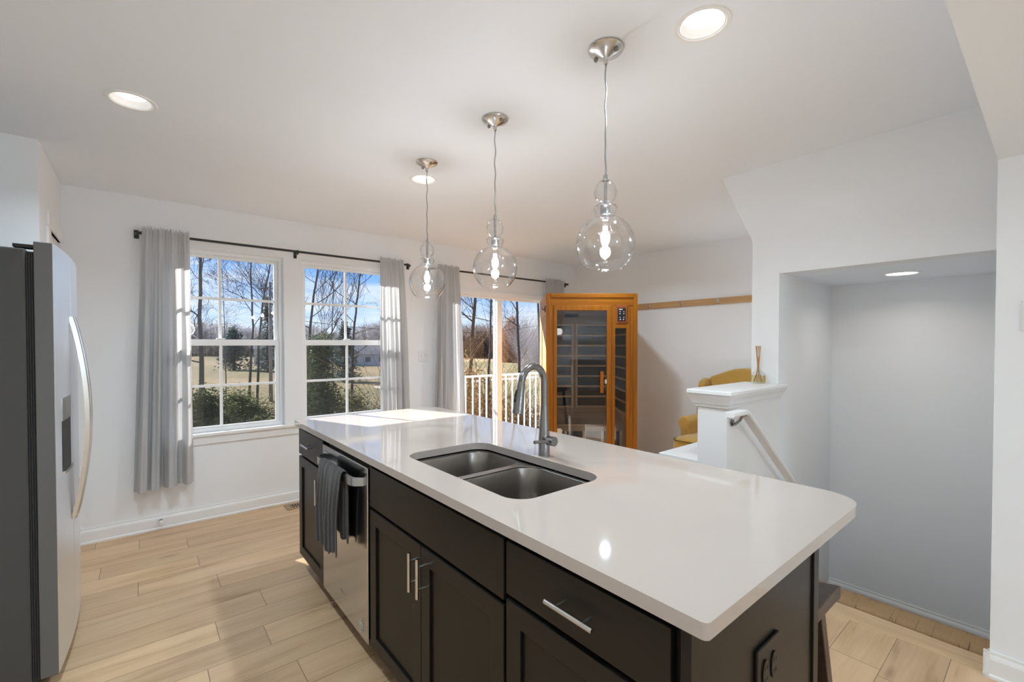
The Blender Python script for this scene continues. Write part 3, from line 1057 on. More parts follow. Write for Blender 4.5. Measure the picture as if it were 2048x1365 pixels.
# towel over the dishwasher handle
random.seed(11)
bm = bmesh.new()
nu, prof = 44, []
ycen, rows = 2.150, []
hx = DX - 0.044
path = [(hx + 0.022, 0.47), (hx + 0.020, 0.62), (hx + 0.019, 0.75), (hx + 0.017, 0.800), (hx + 0.010, 0.813), (hx - 0.002, 0.815), (hx - 0.012, 0.807), (hx - 0.016, 0.78), (hx - 0.017, 0.72), (hx - 0.017, 0.65), (hx - 0.016, 0.56), (hx - 0.015, 0.48), (hx - 0.014, 0.428)]
for i, (x, z) in enumerate(path):
    t = i / (len(path) - 1)
    down = max(0.0, (0.80 - z) / 0.42)
    half = 0.150 - 0.030 * math.sin(min(1, down) * PI * 0.6)
    row = []
    for j in range(nu + 1):
        u = j / nu * 2 - 1
        fold = 0.017 * math.sin(u * 7.3 + 0.7 + 0.8 * math.sin(u * 4 + z * 5)) + 0.007 * noise.noise((u * 7, z * 3, 2)) + 0.004 * math.sin(u * 25 + 1.9)
        amp = min(1.0, down * 2.2 + 0.12)
        sgn = -1 if i >= 5 else 0.35
        zz = z
        if i in (len(path) - 1, 0):
            zz += 0.030 * noise.noise((u * 2.2, 5, 0)) + 0.006 * math.sin(u * 23)
        row.append(bm.verts.new((x + sgn * abs(fold) * amp * 1.3 + 0.002 * noise.noise((u * 20, z * 30, 0)), ycen + u * half - 0.012 * down + 0.02 * (1 if i >= 5 else 0) * 0, zz)))
    rows.append(row)
for a, b in zip(rows, rows[1:]):
    for j in range(nu):
        bm.faces.new((a[j], a[j + 1], b[j + 1], b[j]))
tw = link('dish_towel', bm, M['towel'], origin=(hx, ycen, 0.42), smooth=True)
md = tw.modifiers.new('solid', 'SOLIDIFY')
md.thickness = 0.006
md.offset = 0
tw.modifiers.new('sub', 'SUBSURF').render_levels = 1
tag(tw, 'charcoal towel hung over the dishwasher handle', 'towel')

# power outlet on the end panel
O = (1.062, 0.403, 0.66)
ol = empty('power_outlet', O, 'dark double power outlet on the near end panel of the island', 'outlet')
Z0, Z1, X0o, X1o = 0.60, 0.722, 1.003, 1.122
bm = BM((X0o, X1o, 0.398, 0.4065, Z0, Z1))
link('cover_plate', bm, M['espresso'], parent=ol, origin=O, bevel=0.003)
for cx_ in (1.040, 1.086):
    bm = bmesh.new()
    prism(bm, [(cx_ + 0.016 * math.cos(2 * PI * k / 20), 0.3985, 0.662 + 0.030 * math.sin(2 * PI * k / 20)) for k in range(20)], (0, -0.004, 0))
    rc = link('receptacle', bm, M['espresso'], parent=ol, origin=O, bevel=0.001)
    bm = bmesh.new()
    for zz in (0.650, 0.675):
        for dx in (-0.006, 0.005):
            box(bm, cx_ + dx, cx_ + dx + 0.002, 0.3940, 0.3948, zz - 0.004, zz + 0.004)
    link('slot', bm, M['black'], parent=rc, origin=O)

# ================================================================= bar stool under the overhang
O = (1.545, 0.645, 0)
st = empty('bar_stool', O, 'dark walnut saddle seat stool tucked under the near end of the worktop', 'stool')
bm = bmesh.new()
nx, nyy = 8, 12
def seat_z(u, v):
    return 0.605 + 0.022 * (v * v) - 0.004 * u * u
top, bot = [], []
for i in range(nx + 1):
    u = i / nx * 2 - 1
    top.append([bm.verts.new((1.545 + u * 0.133, 0.645 + (j / nyy * 2 - 1) * 0.222, seat_z(u, j / nyy * 2 - 1))) for j in range(nyy + 1)])
    bot.append([bm.verts.new((1.545 + u * 0.133, 0.645 + (j / nyy * 2 - 1) * 0.222, seat_z(u, j / nyy * 2 - 1) - 0.040)) for j in range(nyy + 1)])
for i in range(nx):
    for j in range(nyy):
        bm.faces.new((top[i][j], top[i + 1][j], top[i + 1][j + 1], top[i][j + 1]))
        bm.faces.new((bot[i][j], bot[i][j + 1], bot[i + 1][j + 1], bot[i + 1][j]))
for i in range(nx):
    bm.faces.new((top[i][0], bot[i][0], bot[i + 1][0], top[i + 1][0]))
    bm.faces.new((top[i][nyy], top[i + 1][nyy], bot[i + 1][nyy], bot[i][nyy]))
for j in range(nyy):
    bm.faces.new((top[0][j], top[0][j + 1], bot[0][j + 1], bot[0][j]))
    bm.faces.new((top[nx][j], bot[nx][j], bot[nx][j + 1], top[nx][j + 1]))
link('seat', bm, M['stool'], parent=st, origin=O, bevel=0.004)
for sx_ in (-1, 1):
    for sy_ in (-1, 1):
        bm = bmesh.new()
        a = Vector((1.545 + sx_ * 0.085, 0.645 + sy_ * 0.165, 0.585))
        b = Vector((1.545 + sx_ * 0.120, 0.645 + sy_ * 0.215, 0.0))
        h = 0.019
        prism(bm, [a + Vector((h * p, h * q, 0)) for p, q in ((-1, -1), (1, -1), (1, 1), (-1, 1))], b - a)
        link('leg', bm, M['stool'], parent=st, origin=O, bevel=0.003)
for p, q in (((1.440, 0.445, 0.22), (1.650, 0.445, 0.22)), ((1.440, 0.845, 0.22), (1.650, 0.845, 0.22)), ((1.434, 0.47, 0.32), (1.434, 0.82, 0.32)), ((1.656, 0.47, 0.32), (1.656, 0.82, 0.32))):
    bm = bmesh.new()
    p, q = Vector(p), Vector(q)
    if abs(p.x - q.x) > 0.1:
        box(bm, p.x, q.x, p.y - 0.009, p.y + 0.009, p.z - 0.016, p.z + 0.016)
    else:
        box(bm, p.x - 0.009, p.x + 0.009, p.y, q.y, p.z - 0.016, p.z + 0.016)
    link('stretcher', bm, M['stool'], parent=st, origin=O)

# ================================================================= refrigerator
FXD = -0.264
O = (-0.65, 2.96, 0)
fr = empty('refrigerator', O, 'side by side stainless refrigerator with dark grey side at the left', 'refrigerator')
link('body', BM((-1.04, -0.339, 2.532, 3.382, 0.02, 1.745)), M['fridge_side'], parent=fr, origin=O, bevel=0.006)
bm = bmesh.new()
box(bm, -0.337, -0.317, 2.545, 3.370, 0.05, 1.735)
for xx in (-0.3375, -0.331, -0.324):
    box(bm, xx, xx + 0.0035, 2.537, 3.378, 0.05, 1.735)
link('gasket', bm, M['gasket'], parent=fr, origin=O)
link('kick_plate', BM((-0.40, -0.330, 2.545, 3.370, 0.0, 0.05)), M['gasket'], parent=fr, origin=O)
def fridge_door(y0, y1, nm, label):
    """Door whose front bows gently outwards over the whole width of the appliance."""
    bm = bmesh.new()
    n = 18
    def fx(y):
        t = (y - 2.53) / 0.855
        return FXD + 0.020 * (1 - (2 * t - 1) ** 2)
    fa, fb = [], []
    for i in range(n + 1):
        y = y0 + (y1 - y0) * i / n
        fa.append((fx(y), y))
    ol = [(-0.317, y0), *fa, (-0.317, y1)]
    prism(bm, [(x, y, 0.055) for x, y in ol], (0, 0, 1.775 - 0.055), 0)
    for f in bm.faces:
        f.material_index = 1
    bm.normal_update()
    for f in bm.faces:
        c = f.calc_center_median()
        if len(f.verts) == 4 and abs(f.normal.z) < 0.5 and c.x > -0.29:
            f.material_index = 0
    d = link(nm, bm, [M['fridge_steel'], M['fridge_door_side']], parent=fr, origin=O, bevel=0.003)
    d['label'] = label
    return d, fx
fd, fx = fridge_door(2.530, 2.873, 'freezer_door', 'narrow stainless freezer door with dispenser')
rd, fx = fridge_door(2.881, 3.385, 'fresh_food_door', 'wide stainless refrigerator door')
# dispenser
bm = bmesh.new()
ya, yb = 2.632, 2.812
pts = [(fx(ya) + 0.001, ya), (fx(yb) + 0.001, yb)]
def pan(z0, z1, th, y0=ya, y1=yb, n=6):
    b = bmesh.new()
    for i in range(n):
        p, q = y0 + (y1 - y0) * i / n, y0 + (y1 - y0) * (i + 1) / n
        prism(b, [(fx(p) - 0.001, p, z0), (fx(q) - 0.001, q, z0), (fx(q) - 0.001, q, z1), (fx(p) - 0.001, p, z1)], (th, 0, 0))
    return b
dp = link('dispenser_panel', pan(1.055, 1.150, 0.004), M['steel'], parent=fd, origin=O)
link('dispenser_recess', pan(0.845, 1.054, 0.0025), M['gasket'], parent=fd, origin=O)
link('drip_tray', pan(0.832, 0.845, 0.010), M['nickel'], parent=fd, origin=O)
# bowed handles either side of the seam
for door, yh in ((fd, 2.842), (rd, 2.914)):
    bm = bmesh.new()
    rows = []
    for k in range(29):
        t = k / 28
        z = 0.585 + (1.500 - 0.585) * t
        out = 0.006 + 0.052 * math.sin(PI * t) ** 0.85
        wv = 0.013
        x = fx(yh) + out
        rows.append([bm.verts.new(p) for p in ((x - 0.012, yh - wv, z), (x + 0.004, yh - wv * 0.8, z), (x + 0.008, yh, z), (x + 0.004, yh + wv * 0.8, z), (x - 0.012, yh + wv, z))])
    for a, b in zip(rows, rows[1:]):
        for i in range(5):
            bm.faces.new((a[i], a[(i + 1) % 5], b[(i + 1) % 5], b[i]))
    bm.faces.new(rows[0]); bm.faces.new(rows[-1])
    link('handle', bm, M['nickel'], parent=door, origin=O, smooth=True, auto=40)
for yy in (2.56, 3.30):
    bm = bmesh.new()
    box(bm, -0.375, -0.275, yy - 0.008, yy + 0.045, 1.752, 1.764)
    tube(bm, [(-0.295, yy + 0.02, 1.745), (-0.295, yy + 0.02, 1.772)], 0.012, 12)
    link('hinge_cover', bm, M['gasket'], parent=fr, origin=O)
tag(fr, 'side by side stainless refrigerator with dark grey side at the left', 'refrigerator')

# ================================================================= pendants
PX = 1.303
PEND = [(1.050, 'nearest of the three clear glass globe pendants over the island'), (1.707, 'middle one of the three clear glass globe pendants over the island'), (2.364, 'farthest of the three clear glass globe pendants, close to the window curtain')]
def pendant(y, label):
    O = (PX, y, CEIL)
    r = empty('pendant_lamp', O, label, 'pendant light', 'glass pendants over the island')
    bm = bmesh.new()
    lathe(bm, O, [(0.063, 0.0), (0.063, -0.005), (0.060, -0.009), (0.035, -0.021), (0.012, -0.033), (0.0085, -0.040), (0.0085, -0.052), (0.004, -0.054), (0.0, -0.054)], 40)
    c = link('canopy', bm, M['nickel'], parent=r, origin=O, smooth=True, auto=35)
    for a in (math.radians(95), math.radians(275)):
        bm = bmesh.new()
        lathe(bm, (PX + 0.043 * math.cos(a), y + 0.043 * math.sin(a), CEIL - 0.017), [(0.0075, 0.0), (0.0075, -0.008), (0.004, -0.011), (0.0, -0.011)], 12)
        link('screw', bm, M['faucet'], parent=c, origin=O, smooth=True)
    bm = bmesh.new()
    pts = [(PX + 0.0022 * math.sin(k * 1.1 + y), y + 0.0018 * math.sin(k * 0.8), CEIL - 0.05 - (CEIL - 0.05 - 1.985) * k / 24) for k in range(25)]
    tube(bm, pts, 0.0030, 8)
    link('cord', bm, M['steel'], parent=r, origin=O, smooth=True)
    bm = bmesh.new()
    lathe(bm, (PX, y, 0), [(0.0, 1.987), (0.0075, 1.987), (0.0075, 1.972), (0.013, 1.970), (0.013, 1.966), (0.0055, 1.965), (0.0055, 1.885), (0.010, 1.882), (0.0185, 1.878), (0.0185, 1.838), (0.015, 1.832), (0.0, 1.832)], 24)
    link('socket', bm, M['steel'], parent=r, origin=O, smooth=True, auto=35)
    outer = [(0.012, 1.970), (0.024, 1.964), (0.036, 1.948), (0.041, 1.928), (0.038, 1.908), (0.029, 1.893), (0.0235, 1.887), (0.027, 1.882), (0.041, 1.874), (0.0435, 1.868), (0.040, 1.862), (0.036, 1.848), (0.0365, 1.838), (0.046, 1.831), (0.066, 1.820), (0.087, 1.800), (0.101, 1.772), (0.1055, 1.742), (0.102, 1.710), (0.091, 1.682), (0.078, 1.664), (0.064, 1.652)]
    th = 0.0022
    inner = [(max(0.004, a - th), b - (0.0008 if i else 0)) for i, (a, b) in enumerate(outer)]
    bm = bmesh.new()
    lathe(bm, (PX, y, 0), outer + [(0.0645, 1.6505), (0.0625, 1.6505)] + inner[::-1], 56, closed=True)
    link('glass_shade', bm, M['lamp_glass'], parent=r, origin=O, smooth=True)
    bm = bmesh.new()
    lathe(bm, (PX, y, 0), [(0.0125, 1.832), (0.0135, 1.818), (0.020, 1.800), (0.0285, 1.776), (0.0295, 1.758), (0.024, 1.738), (0.013, 1.727), (0.0, 1.724)], 28)
    b = link('bulb', bm, M['lamp_glass'], parent=r, origin=O, smooth=True)
    bm = bmesh.new()
    for k in range(4):
        a = PI / 4 + k * PI / 2
        tube(bm, [(PX + 0.006 * math.cos(a), y + 0.006 * math.sin(a), 1.803), (PX + 0.009 * math.cos(a + 0.3), y + 0.009 * math.sin(a + 0.3), 1.757)], 0.0016, 6)
    link('filament', bm, M['filament'], parent=b, origin=O)
    return r
p0 = pendant(*PEND[0])
pend = [p0]
for y, lb in PEND[1:]:
    c = copy_tree(p0)
    c.location = (PX, y, CEIL)
    c['label'] = lb
    pend.append(c)
for y, lb in PEND:
    ld = bpy.data.lights.new('pendant_bulb', 'POINT')
    ld.energy = PENDANT_W
    ld.shadow_soft_size = 0.02
    ld.color = (0.98, 0.98, 1.0)
    lo = bpy.data.objects.new('pendant_bulb', ld)
    lo.location = (PX, y, 1.768)
    COL.objects.link(lo)

# ================================================================= recessed lights
def recessed(x, y, zc, label, watts, group='recessed ceiling lights', tone=(0.74, 0.895, 1.0), flush=False):
    O = (x, y, zc)
    r = empty('recessed_light', O, label, 'recessed light', group)
    bm = bmesh.new()
    lathe(bm, O, [(0.070, 0.012), (0.072, 0.0), (0.076, -0.004), (0.088, -0.004), (0.091, 0.0)], 44)
    link('trim_ring', bm, M['can'], parent=r, origin=O, smooth=True, auto=40)
    if not flush:
        bm = bmesh.new()
        lathe(bm, O, [(0.071, 0.0), (0.066, 0.010), (0.052, 0.024)], 44)
        link('baffle', bm, M['baffle'], parent=r, origin=O, smooth=True)
    bm = bmesh.new()
    lathe(bm, O, [(0.0, 0.001), (0.070, 0.001), (0.070, 0.01), (0.0, 0.01)] if flush else [(0.0, 0.022), (0.053, 0.023), (0.053, 0.03), (0.0, 0.03)], 36)
    link('lens', bm, M['led'], parent=r, origin=O)
    ld = bpy.data.lights.new('recessed_lamp', 'AREA')
    ld.shape = 'DISK'
    ld.size = 0.07
    ld.energy = watts
    ld.spread = math.radians(145)
    ld.color = tone
    lo = bpy.data.objects.new('recessed_lamp', ld)
    lo.location = (x, y, zc - 0.0005 if flush else zc + 0.008)
    COL.objects.link(lo)
    return r
CAN_LABELS = ['large bright recessed ceiling light by the nearest pendant canopy', 'recessed ceiling light above the refrigerator side of the room',
              'small recessed ceiling light seen behind the farthest pendant cord', 'recessed ceiling light over the sauna corner, hidden by the nearest glass globe']
for i, (x, y) in enumerate(CANS):  # the ones after the labelled four are unseen, added as fill light
    recessed(x, y, CEIL, CAN_LABELS[i] if i < 4 else 'added unseen recessed ceiling light of the kitchen part', RECESSED_W, 'recessed ceiling lights' if i < 4 else 'added kitchen ceiling lights')
recessed(3.453, 0.593, ZO, 'recessed light in the low ceiling of the stairwell', STAIR_W, tone=(1.0, 0.955, 0.89), flush=True)

# wall cabinets with unlit strips, added unseen behind the camera to hold cove light
for xw, sgn, lb in ((X_K, 1, 'added unseen row of white wall cabinets on the kitchen wall behind the refrigerator'), (2.70, -1, 'added unseen row of white wall cabinets on the kitchen wall opposite the refrigerator')):
    O = (xw + sgn * 0.17, -4.8, 1.45)
    wc = empty('added_wall_cabinet', O, lb, 'cabinet', 'added kitchen wall cabinets')
    xa, xb = sorted((xw + sgn * 0.001, xw + sgn * 0.33))
    link('body', BM((xa, xb, -6.3, -3.3, 1.45, 2.10)), M['white_gloss'], parent=wc, origin=O)
    for k in range(5):
        y0 = -6.3 + k * 0.6
        xd = xw + sgn * 0.33
        link('door', BM((min(xd, xd + sgn * 0.02), max(xd, xd + sgn * 0.02), y0 + 0.004, y0 + 0.596, 1.455, 2.095)), M['white_gloss'], parent=wc, origin=O, bevel=0.002)
    link('unlit_strip', BM((xw + sgn * 0.15 - 0.015, xw + sgn * 0.15 + 0.015, -6.2, -3.4, 2.101, 2.112)), M['can'], parent=wc, origin=O)

# white globe pendants added out of view behind the camera as fill light
glow = emit('fill_globe_glow', (0.96, 0.98, 1.0), 3.0)
for y, lb in ((-3.6, 'nearest added white globe lamp behind the viewpoint'), (-4.8, 'middle added white globe lamp behind the viewpoint'), (-6.0, 'last added white globe lamp behind the viewpoint')):
    O = (0.8, y, CEIL)
    gp = empty('added_globe_lamp', O, lb, 'pendant light', 'added kitchen globe lamps')
    bm = bmesh.new()
    lathe(bm, O, [(0.0, -0.60), (0.05, -0.607), (0.10, -0.637), (0.135, -0.69), (0.14, -0.74), (0.125, -0.80), (0.085, -0.85), (0.0, -0.875)], 32)
    link('globe', bm, glow, parent=gp, origin=O, smooth=True)
    bm = bmesh.new()
    tube(bm, [(0.8, y, CEIL - 0.59), (0.8, y, CEIL - 0.02)], 0.008, 8)
    lathe(bm, O, [(0.0, -0.025), (0.06, -0.02), (0.06, 0.0)], 24)
    link('stem', bm, M['nickel'], parent=gp, origin=O, smooth=True)
    ld = bpy.data.lights.new('globe_fill_bulb', 'POINT')
    ld.energy = GLOBE_FILL_W
    ld.shadow_soft_size = 0.145
    ld.color = (0.66, 0.86, 1.0)
    lo = bpy.data.objects.new('globe_fill_bulb', ld)
    lo.location = (0.8, y, CEIL - 0.74)
    COL.objects.link(lo)

# ================================================================= curtains
ROD_Y, ROD_Z = YW - 0.085, 2.165
def curtain_rod(x0, x1, brackets, label):
    O = ((x0 + x1) / 2, ROD_Y, ROD_Z)
    r = empty('curtain_rod', O, label, 'curtain rod')
    bm = bmesh.new()
    tube(bm, [(x0 + 0.03, ROD_Y, ROD_Z), (x1 - 0.03, ROD_Y, ROD_Z)], 0.0095, 14)
    link('pole', bm, M['rod'], parent=r, origin=O, smooth=True, auto=40)
    for e_, s in ((x0, 1), (x1, -1)):
        bm = bmesh.new()
        pts = [(e_ + s * 0.035, ROD_Y, ROD_Z)]
        for k in range(1, 8):
            a = k / 7 * PI / 2
            pts.append((e_ + s * 0.035 - s * 0.045 * math.sin(a), ROD_Y + 0.045 * (1 - math.cos(a)), ROD_Z))
        pts.append((e_ + s * 0.035 - s * 0.045, YW - 0.004, ROD_Z))
        tube(bm, pts, 0.010, 12)
        box(bm, e_ - s * 0.01 - 0.014, e_ - s * 0.01 + 0.014, YW - 0.005, YW - 0.0005, ROD_Z - 0.03, ROD_Z + 0.03)
        link('end_return', bm, M['rod'], parent=r, origin=O, smooth=True, auto=40)
    for bx in brackets:
        bm = bmesh.new()
        box(bm, bx - 0.012, bx + 0.012, YW - 0.005, YW - 0.0005, ROD_Z - 0.045, ROD_Z + 0.01)
        box(bm, bx - 0.006, bx + 0.006, ROD_Y - 0.012, YW - 0.004, ROD_Z - 0.022, ROD_Z - 0.0095)
        tube(bm, [(bx - 0.009, ROD_Y, ROD_Z), (bx + 0.009, ROD_Y, ROD_Z)], 0.0125, 14)
        link('bracket', bm, M['rod'], parent=r, origin=O)
    return r
curtain_rod(-0.005, 2.10, (1.045,), 'long black curtain rod above the two sash windows')
curtain_rod(2.36, 4.40, (), 'black curtain rod above the sliding glass door')

def curtain(name_label, xt0, xt1, xb0, xb1, zb, nf, seed, amp=0.022, ybot=0.0, wrap=None):
    rnd = random.Random(seed)
    bm = bmesh.new()
    nu, nv = nf * 20, 40
    ph = [rnd.uniform(0, 6.28) for _ in range(6)]
    gain = [rnd.uniform(0.35, 1.5) for _ in range(nf * 2 + 4)]
    def amp_at(p):
        k = max(0, min(len(gain) - 2, int(p)))
        t = p - k
        t = t * t * (3 - 2 * t)
        return gain[k] * (1 - t) + gain[k + 1] * t
    rows = []
    ztop = ROD_Z + 0.040
    for j in range(nv + 1):
        v = j / nv
        z = ztop + (zb - ztop) * (v ** 1.15)
        dv = max(0.0, (ROD_Z - z) / (ROD_Z - zb))
        row = []
        for i in range(nu + 1):
            u = i / nu
            uu = u + 0.012 * math.sin(u * 17 + ph[0]) + 0.02 * math.sin(u * 7 + ph[1]) * dv
            x = (xt0 + (xt1 - xt0) * uu) * (1 - dv ** 0.9) + (xb0 + (xb1 - xb0) * uu) * dv ** 0.9
            f = math.sin(uu * nf * 2 * PI + ph[2] + 0.9 * math.sin(dv * 2.6 + ph[3]) + 0.8 * math.sin(uu * 9 + ph[4])) * amp_at(max(0, uu) * nf * 2 + 0.5) + 0.28 * math.sin(uu * nf * 5.3 * PI + ph[4] + dv)
            fine = math.sin(uu * nf * 7.7 * PI + ph[5] + 1.4 * math.sin(uu * 23)) * 0.75 + math.sin(uu * nf * 4.1 * PI + ph[1]) * 0.5
            wtop = math.exp(-dv * 7)
            near = math.exp(-((z - ROD_Z) / 0.022) ** 2)
            yo = (amp * f * (0.35 + 0.65 * min(1, dv * 1.6)) * (1 - wtop) + 0.010 * fine * wtop)
            y = ROD_Y - 0.013 - 0.006 * near + yo * (1 - 0.5 * near) + ybot * dv
            y = min(y, YW - 0.014)
            zz = z
            if j == 0:
                zz += 0.010 * math.sin(uu * nf * 7.7 * PI + ph[0]) + 0.010 * rnd.uniform(-1, 1)
            if j == nv:
                zz += 0.006 * math.sin(uu * 5 + ph[3])
            x += 0.006 * math.cos(uu * nf * 2 * PI + ph[2]) * dv
            row.append(bm.verts.new((x, y, zz)))
        rows.append(row)
    for a, b in zip(rows, rows[1:]):
        for i in range(nu):
            bm.faces.new((a[i], a[i + 1], b[i + 1], b[i]))
    o = link('curtain', bm, M['curtain'], origin=((xb0 + xb1) / 2, ROD_Y, zb), smooth=True)
    return tag(o, name_label, 'curtain', 'grey curtain panels')
curtain('grey curtain panel at the left side of the left sash window', 0.012, 0.292, -0.045, 0.312, 0.325, 4, 3, amp=0.044)
curtain('grey curtain panel at the right side of the right sash window', 1.772, 2.025, 1.795, 2.095, 0.325, 4, 8, amp=0.040)
curtain('grey curtain panel at the left side of the sliding glass door', 2.415, 2.672, 2.350, 2.735, 0.25, 5, 15, amp=0.040)
curtain('grey curtain panel half hidden behind the wooden sauna', 3.955, 4.29, 3.98, 4.30, 0.25, 5, 21, amp=0.02)

# ================================================================= sauna
SA = YAW - math.radians(0.6)
fwd = Vector((math.sin(SA), math.cos(SA), 0))
rgt = Vector((math.cos(SA), -math.sin(SA), 0))
cfw = Vector((math.sin(YAW), math.cos(YAW), 0))
crt = Vector((math.cos(YAW), -math.sin(YAW), 0))
SZ = 1.888
SD_ = 4.57                                    # depth of the front face along the view direction
s_l = cfw * SD_ + crt * ((1092.5 - 1024) / 901.5 * SD_)
SW, SDP = 0.928, 0.905
sauna = empty('infrared_sauna', s_l + rgt * (SW / 2), 'amber wooden sauna cabin with a dark glass door in the far corner', 'sauna', rotz=-SA)
# local frame: x right along the front, y into the cabin, z up; origin at the middle of the front
hw = SW / 2
def lx(u):  # from crop units across the front
    return -hw + (u - 50) / 765 * SW
def lz(v):
    return SZ - (v - 27) * 0.001213
def sl(name, bm, mat, parent=sauna, **kw):
    return link(name, bm, mat, parent=parent, **kw)
uL, uD0, uG0, uG1, uD1, uW0, uW1, uR = 50, 112, 138, 558, 598, 600, 752, 815
sl('left_post', BM((lx(50), lx(86), 0, 0.05, 0, SZ), (lx(86), lx(112), 0.006, 0.05, 0, lz(128))), M['sauna'], bevel=0.002)
sl('right_post', BM((lx(781), lx(815), 0, 0.05, 0, SZ), (lx(752), lx(781), 0.008, 0.05, 0, lz(128))), M['sauna'], bevel=0.002)
sl('fascia', BM((lx(86), lx(781), 0.004, 0.05, lz(128), lz(62)), (lx(86), lx(781), -0.004, 0.05, lz(62), SZ)), M['sauna_h'], bevel=0.002)
sl('plinth', BM((lx(112), lx(752), 0.002, 0.05, 0, 0.16)), M['sauna_h'])
bm = bmesh.new()
plate_with_holes(bm, [rect(lx(112), lx(598), 0.16, lz(128)), rect(lx(140), lx(558), 0.19, lz(170))], lambda p: (p[0], -0.002, p[1]), (0, 0.045, 0))
sl('door_frame', bm, M['sauna'], bevel=0.003)
dg = sl('glass_door', BM((lx(141), lx(557), 0.004, 0.012, 0.195, lz(172))), M['sauna_glass'])
bm = bmesh.new()
box(bm, lx(497), lx(527), -0.035, 0.003, lz(860), lz(680))
sl('handle', bm, M['sauna'], parent=dg, bevel=0.006)
bm = bmesh.new()
prism(bm, [(lx(548) + 0.012 * math.cos(2 * PI * k / 16), 0.003, lz(765) + 0.026 * math.sin(2 * PI * k / 16)) for k in range(16)], (0, -0.012, 0))
sl('latch', bm, M['nickel'], parent=dg)
for v in (347, 1185):
    bm = bmesh.new()
    box(bm, lx(140), lx(176), -0.006, 0.004, lz(v + 27), lz(v - 27))
    box(bm, lx(176), lx(185), -0.004, 0.004, lz(v + 18), lz(v - 18))
    sl('hinge', bm, M['nickel'], parent=dg, bevel=0.002)
# right side light panel and control panel
bm = bmesh.new()
plate_with_holes(bm, [rect(lx(600), lx(752), 0.16, lz(285)), rect(lx(628), lx(722), 0.22, lz(318))], lambda p: (p[0], 0.0, p[1]), (0, 0.04, 0))
sl('side_window_frame', bm, M['sauna'], bevel=0.003)
sl('side_window', BM((lx(628), lx(722), 0.012, 0.018, 0.22, lz(318))), M['sauna_glass'])
sl('upper_panel', BM((lx(598), lx(752), 0.006, 0.04, lz(284), lz(128))), M['sauna'])
cp = sl('control_panel', BM((lx(636), lx(728), -0.004, 0.006, lz(280), lz(124))), M['panel_red'], bevel=0.004)
ck = sl('keypad', BM((lx(646), lx(712), -0.010, -0.004, lz(258), lz(150))), M['panel_black'], parent=cp, bevel=0.002)
sl('display', BM((lx(656), lx(686), -0.0115, -0.010, lz(166), lz(156))), M['icon'], parent=ck)
for v in (178, 194, 224):
    for u in (660, 692):
        sl('button', BM((lx(u), lx(u + 10), -0.0115, -0.010, lz(v + 6), lz(v))), M['icon'], parent=ck)
for u in (668, 694):
    bm = bmesh.new()
    prism(bm, [(lx(u) + 0.007 * math.cos(2 * PI * k / 12), -0.0115, lz(245) + 0.007 * math.sin(2 * PI * k / 12)) for k in range(12)], (0, 0.0015, 0))
    sl('button', bm, M['icon'], parent=ck)
# shell
sl('left_side', BM((-hw, -hw + 0.03, 0.05, SDP, 0, SZ - 0.005)), M['sauna_side'])
sl('right_side', BM((hw - 0.03, hw, 0.05, SDP, 0, SZ - 0.005)), M['sauna_side'])
sl('back', BM((-hw + 0.03, hw - 0.03, SDP - 0.03, SDP, 0, SZ - 0.005)), M['sauna_in'])
sl('roof_board', BM((-hw + 0.03, hw - 0.03, 0.05, SDP - 0.03, SZ - 0.06, SZ - 0.01)), M['sauna_in'])
sl('floor_board', BM((-hw + 0.03, hw - 0.03, 0.05, SDP - 0.03, 0.06, 0.10)), M['sauna_in'])
sl('bench', BM((-hw + 0.03, hw - 0.03, 0.45, SDP - 0.03, 0.44, 0.475), (-hw + 0.03, hw - 0.03, 0.45, 0.47, 0.40, 0.44)), M['sauna_in'])
bm = bmesh.new()
for k in range(5):
    x = -hw + 0.05 + (SW - 0.1) * k / 4
    box(bm, x - 0.015, x + 0.015, 0.452, 0.47, 0.10, 0.40)
box(bm, -hw + 0.03, hw - 0.03, 0.452, 0.47, 0.10, 0.13)
sl('bench_front', bm, M['slat'])
sl('leg_heater', BM((-hw + 0.04, hw - 0.04, 0.475, 0.485, 0.11, 0.40)), M['heater'])
# heater panels with slatted guards on the back wall and the right side
for a, b in ((-hw + 0.045, -0.075), (-0.025, hw - 0.06)):
    sl('back_heater', BM((a, b, SDP - 0.045, SDP - 0.031, 0.62, 1.60)), M['heater'])
    bm = bmesh.new()
    for k in range(9):
        z = 0.62 + k * 0.1225
        box(bm, a - 0.01, b + 0.01, SDP - 0.06, SDP - 0.046, z - 0.010, z + 0.010)
    box(bm, a - 0.012, a + 0.012, SDP - 0.062, SDP - 0.046, 0.60, 1.62)
    box(bm, b - 0.012, b + 0.012, SDP - 0.062, SDP - 0.046, 0.60, 1.62)
    sl('heater_guard', bm, M['slat'])
sl('side_heater', BM((hw - 0.044, hw - 0.031, 0.15, 0.78, 0.62, 1.60)), M['heater'])
bm = bmesh.new()
for k in range(9):
    z = 0.62 + k * 0.1225
    box(bm, hw - 0.06, hw - 0.045, 0.13, 0.80, z - 0.010, z + 0.010)
sl('heater_guard', bm, M['slat'])
sl('vent_plate', BM((-0.16, 0.0, SDP - 0.04, SDP - 0.03, 1.70, 1.74)), M['heater'])
bm = bmesh.new()
tube(bm, [(-hw - 0.002, 0.10, lz(150)), (-hw - 0.03, 0.10, lz(158)), (-hw - 0.035, 0.10, lz(140))], 0.005, 8)
tube(bm, [(-hw - 0.003, 0.10, lz(180)), (-hw - 0.003, 0.10, lz(125))], 0.007, 8)
sl('coat_hook', bm, M['gasket'], smooth=True)

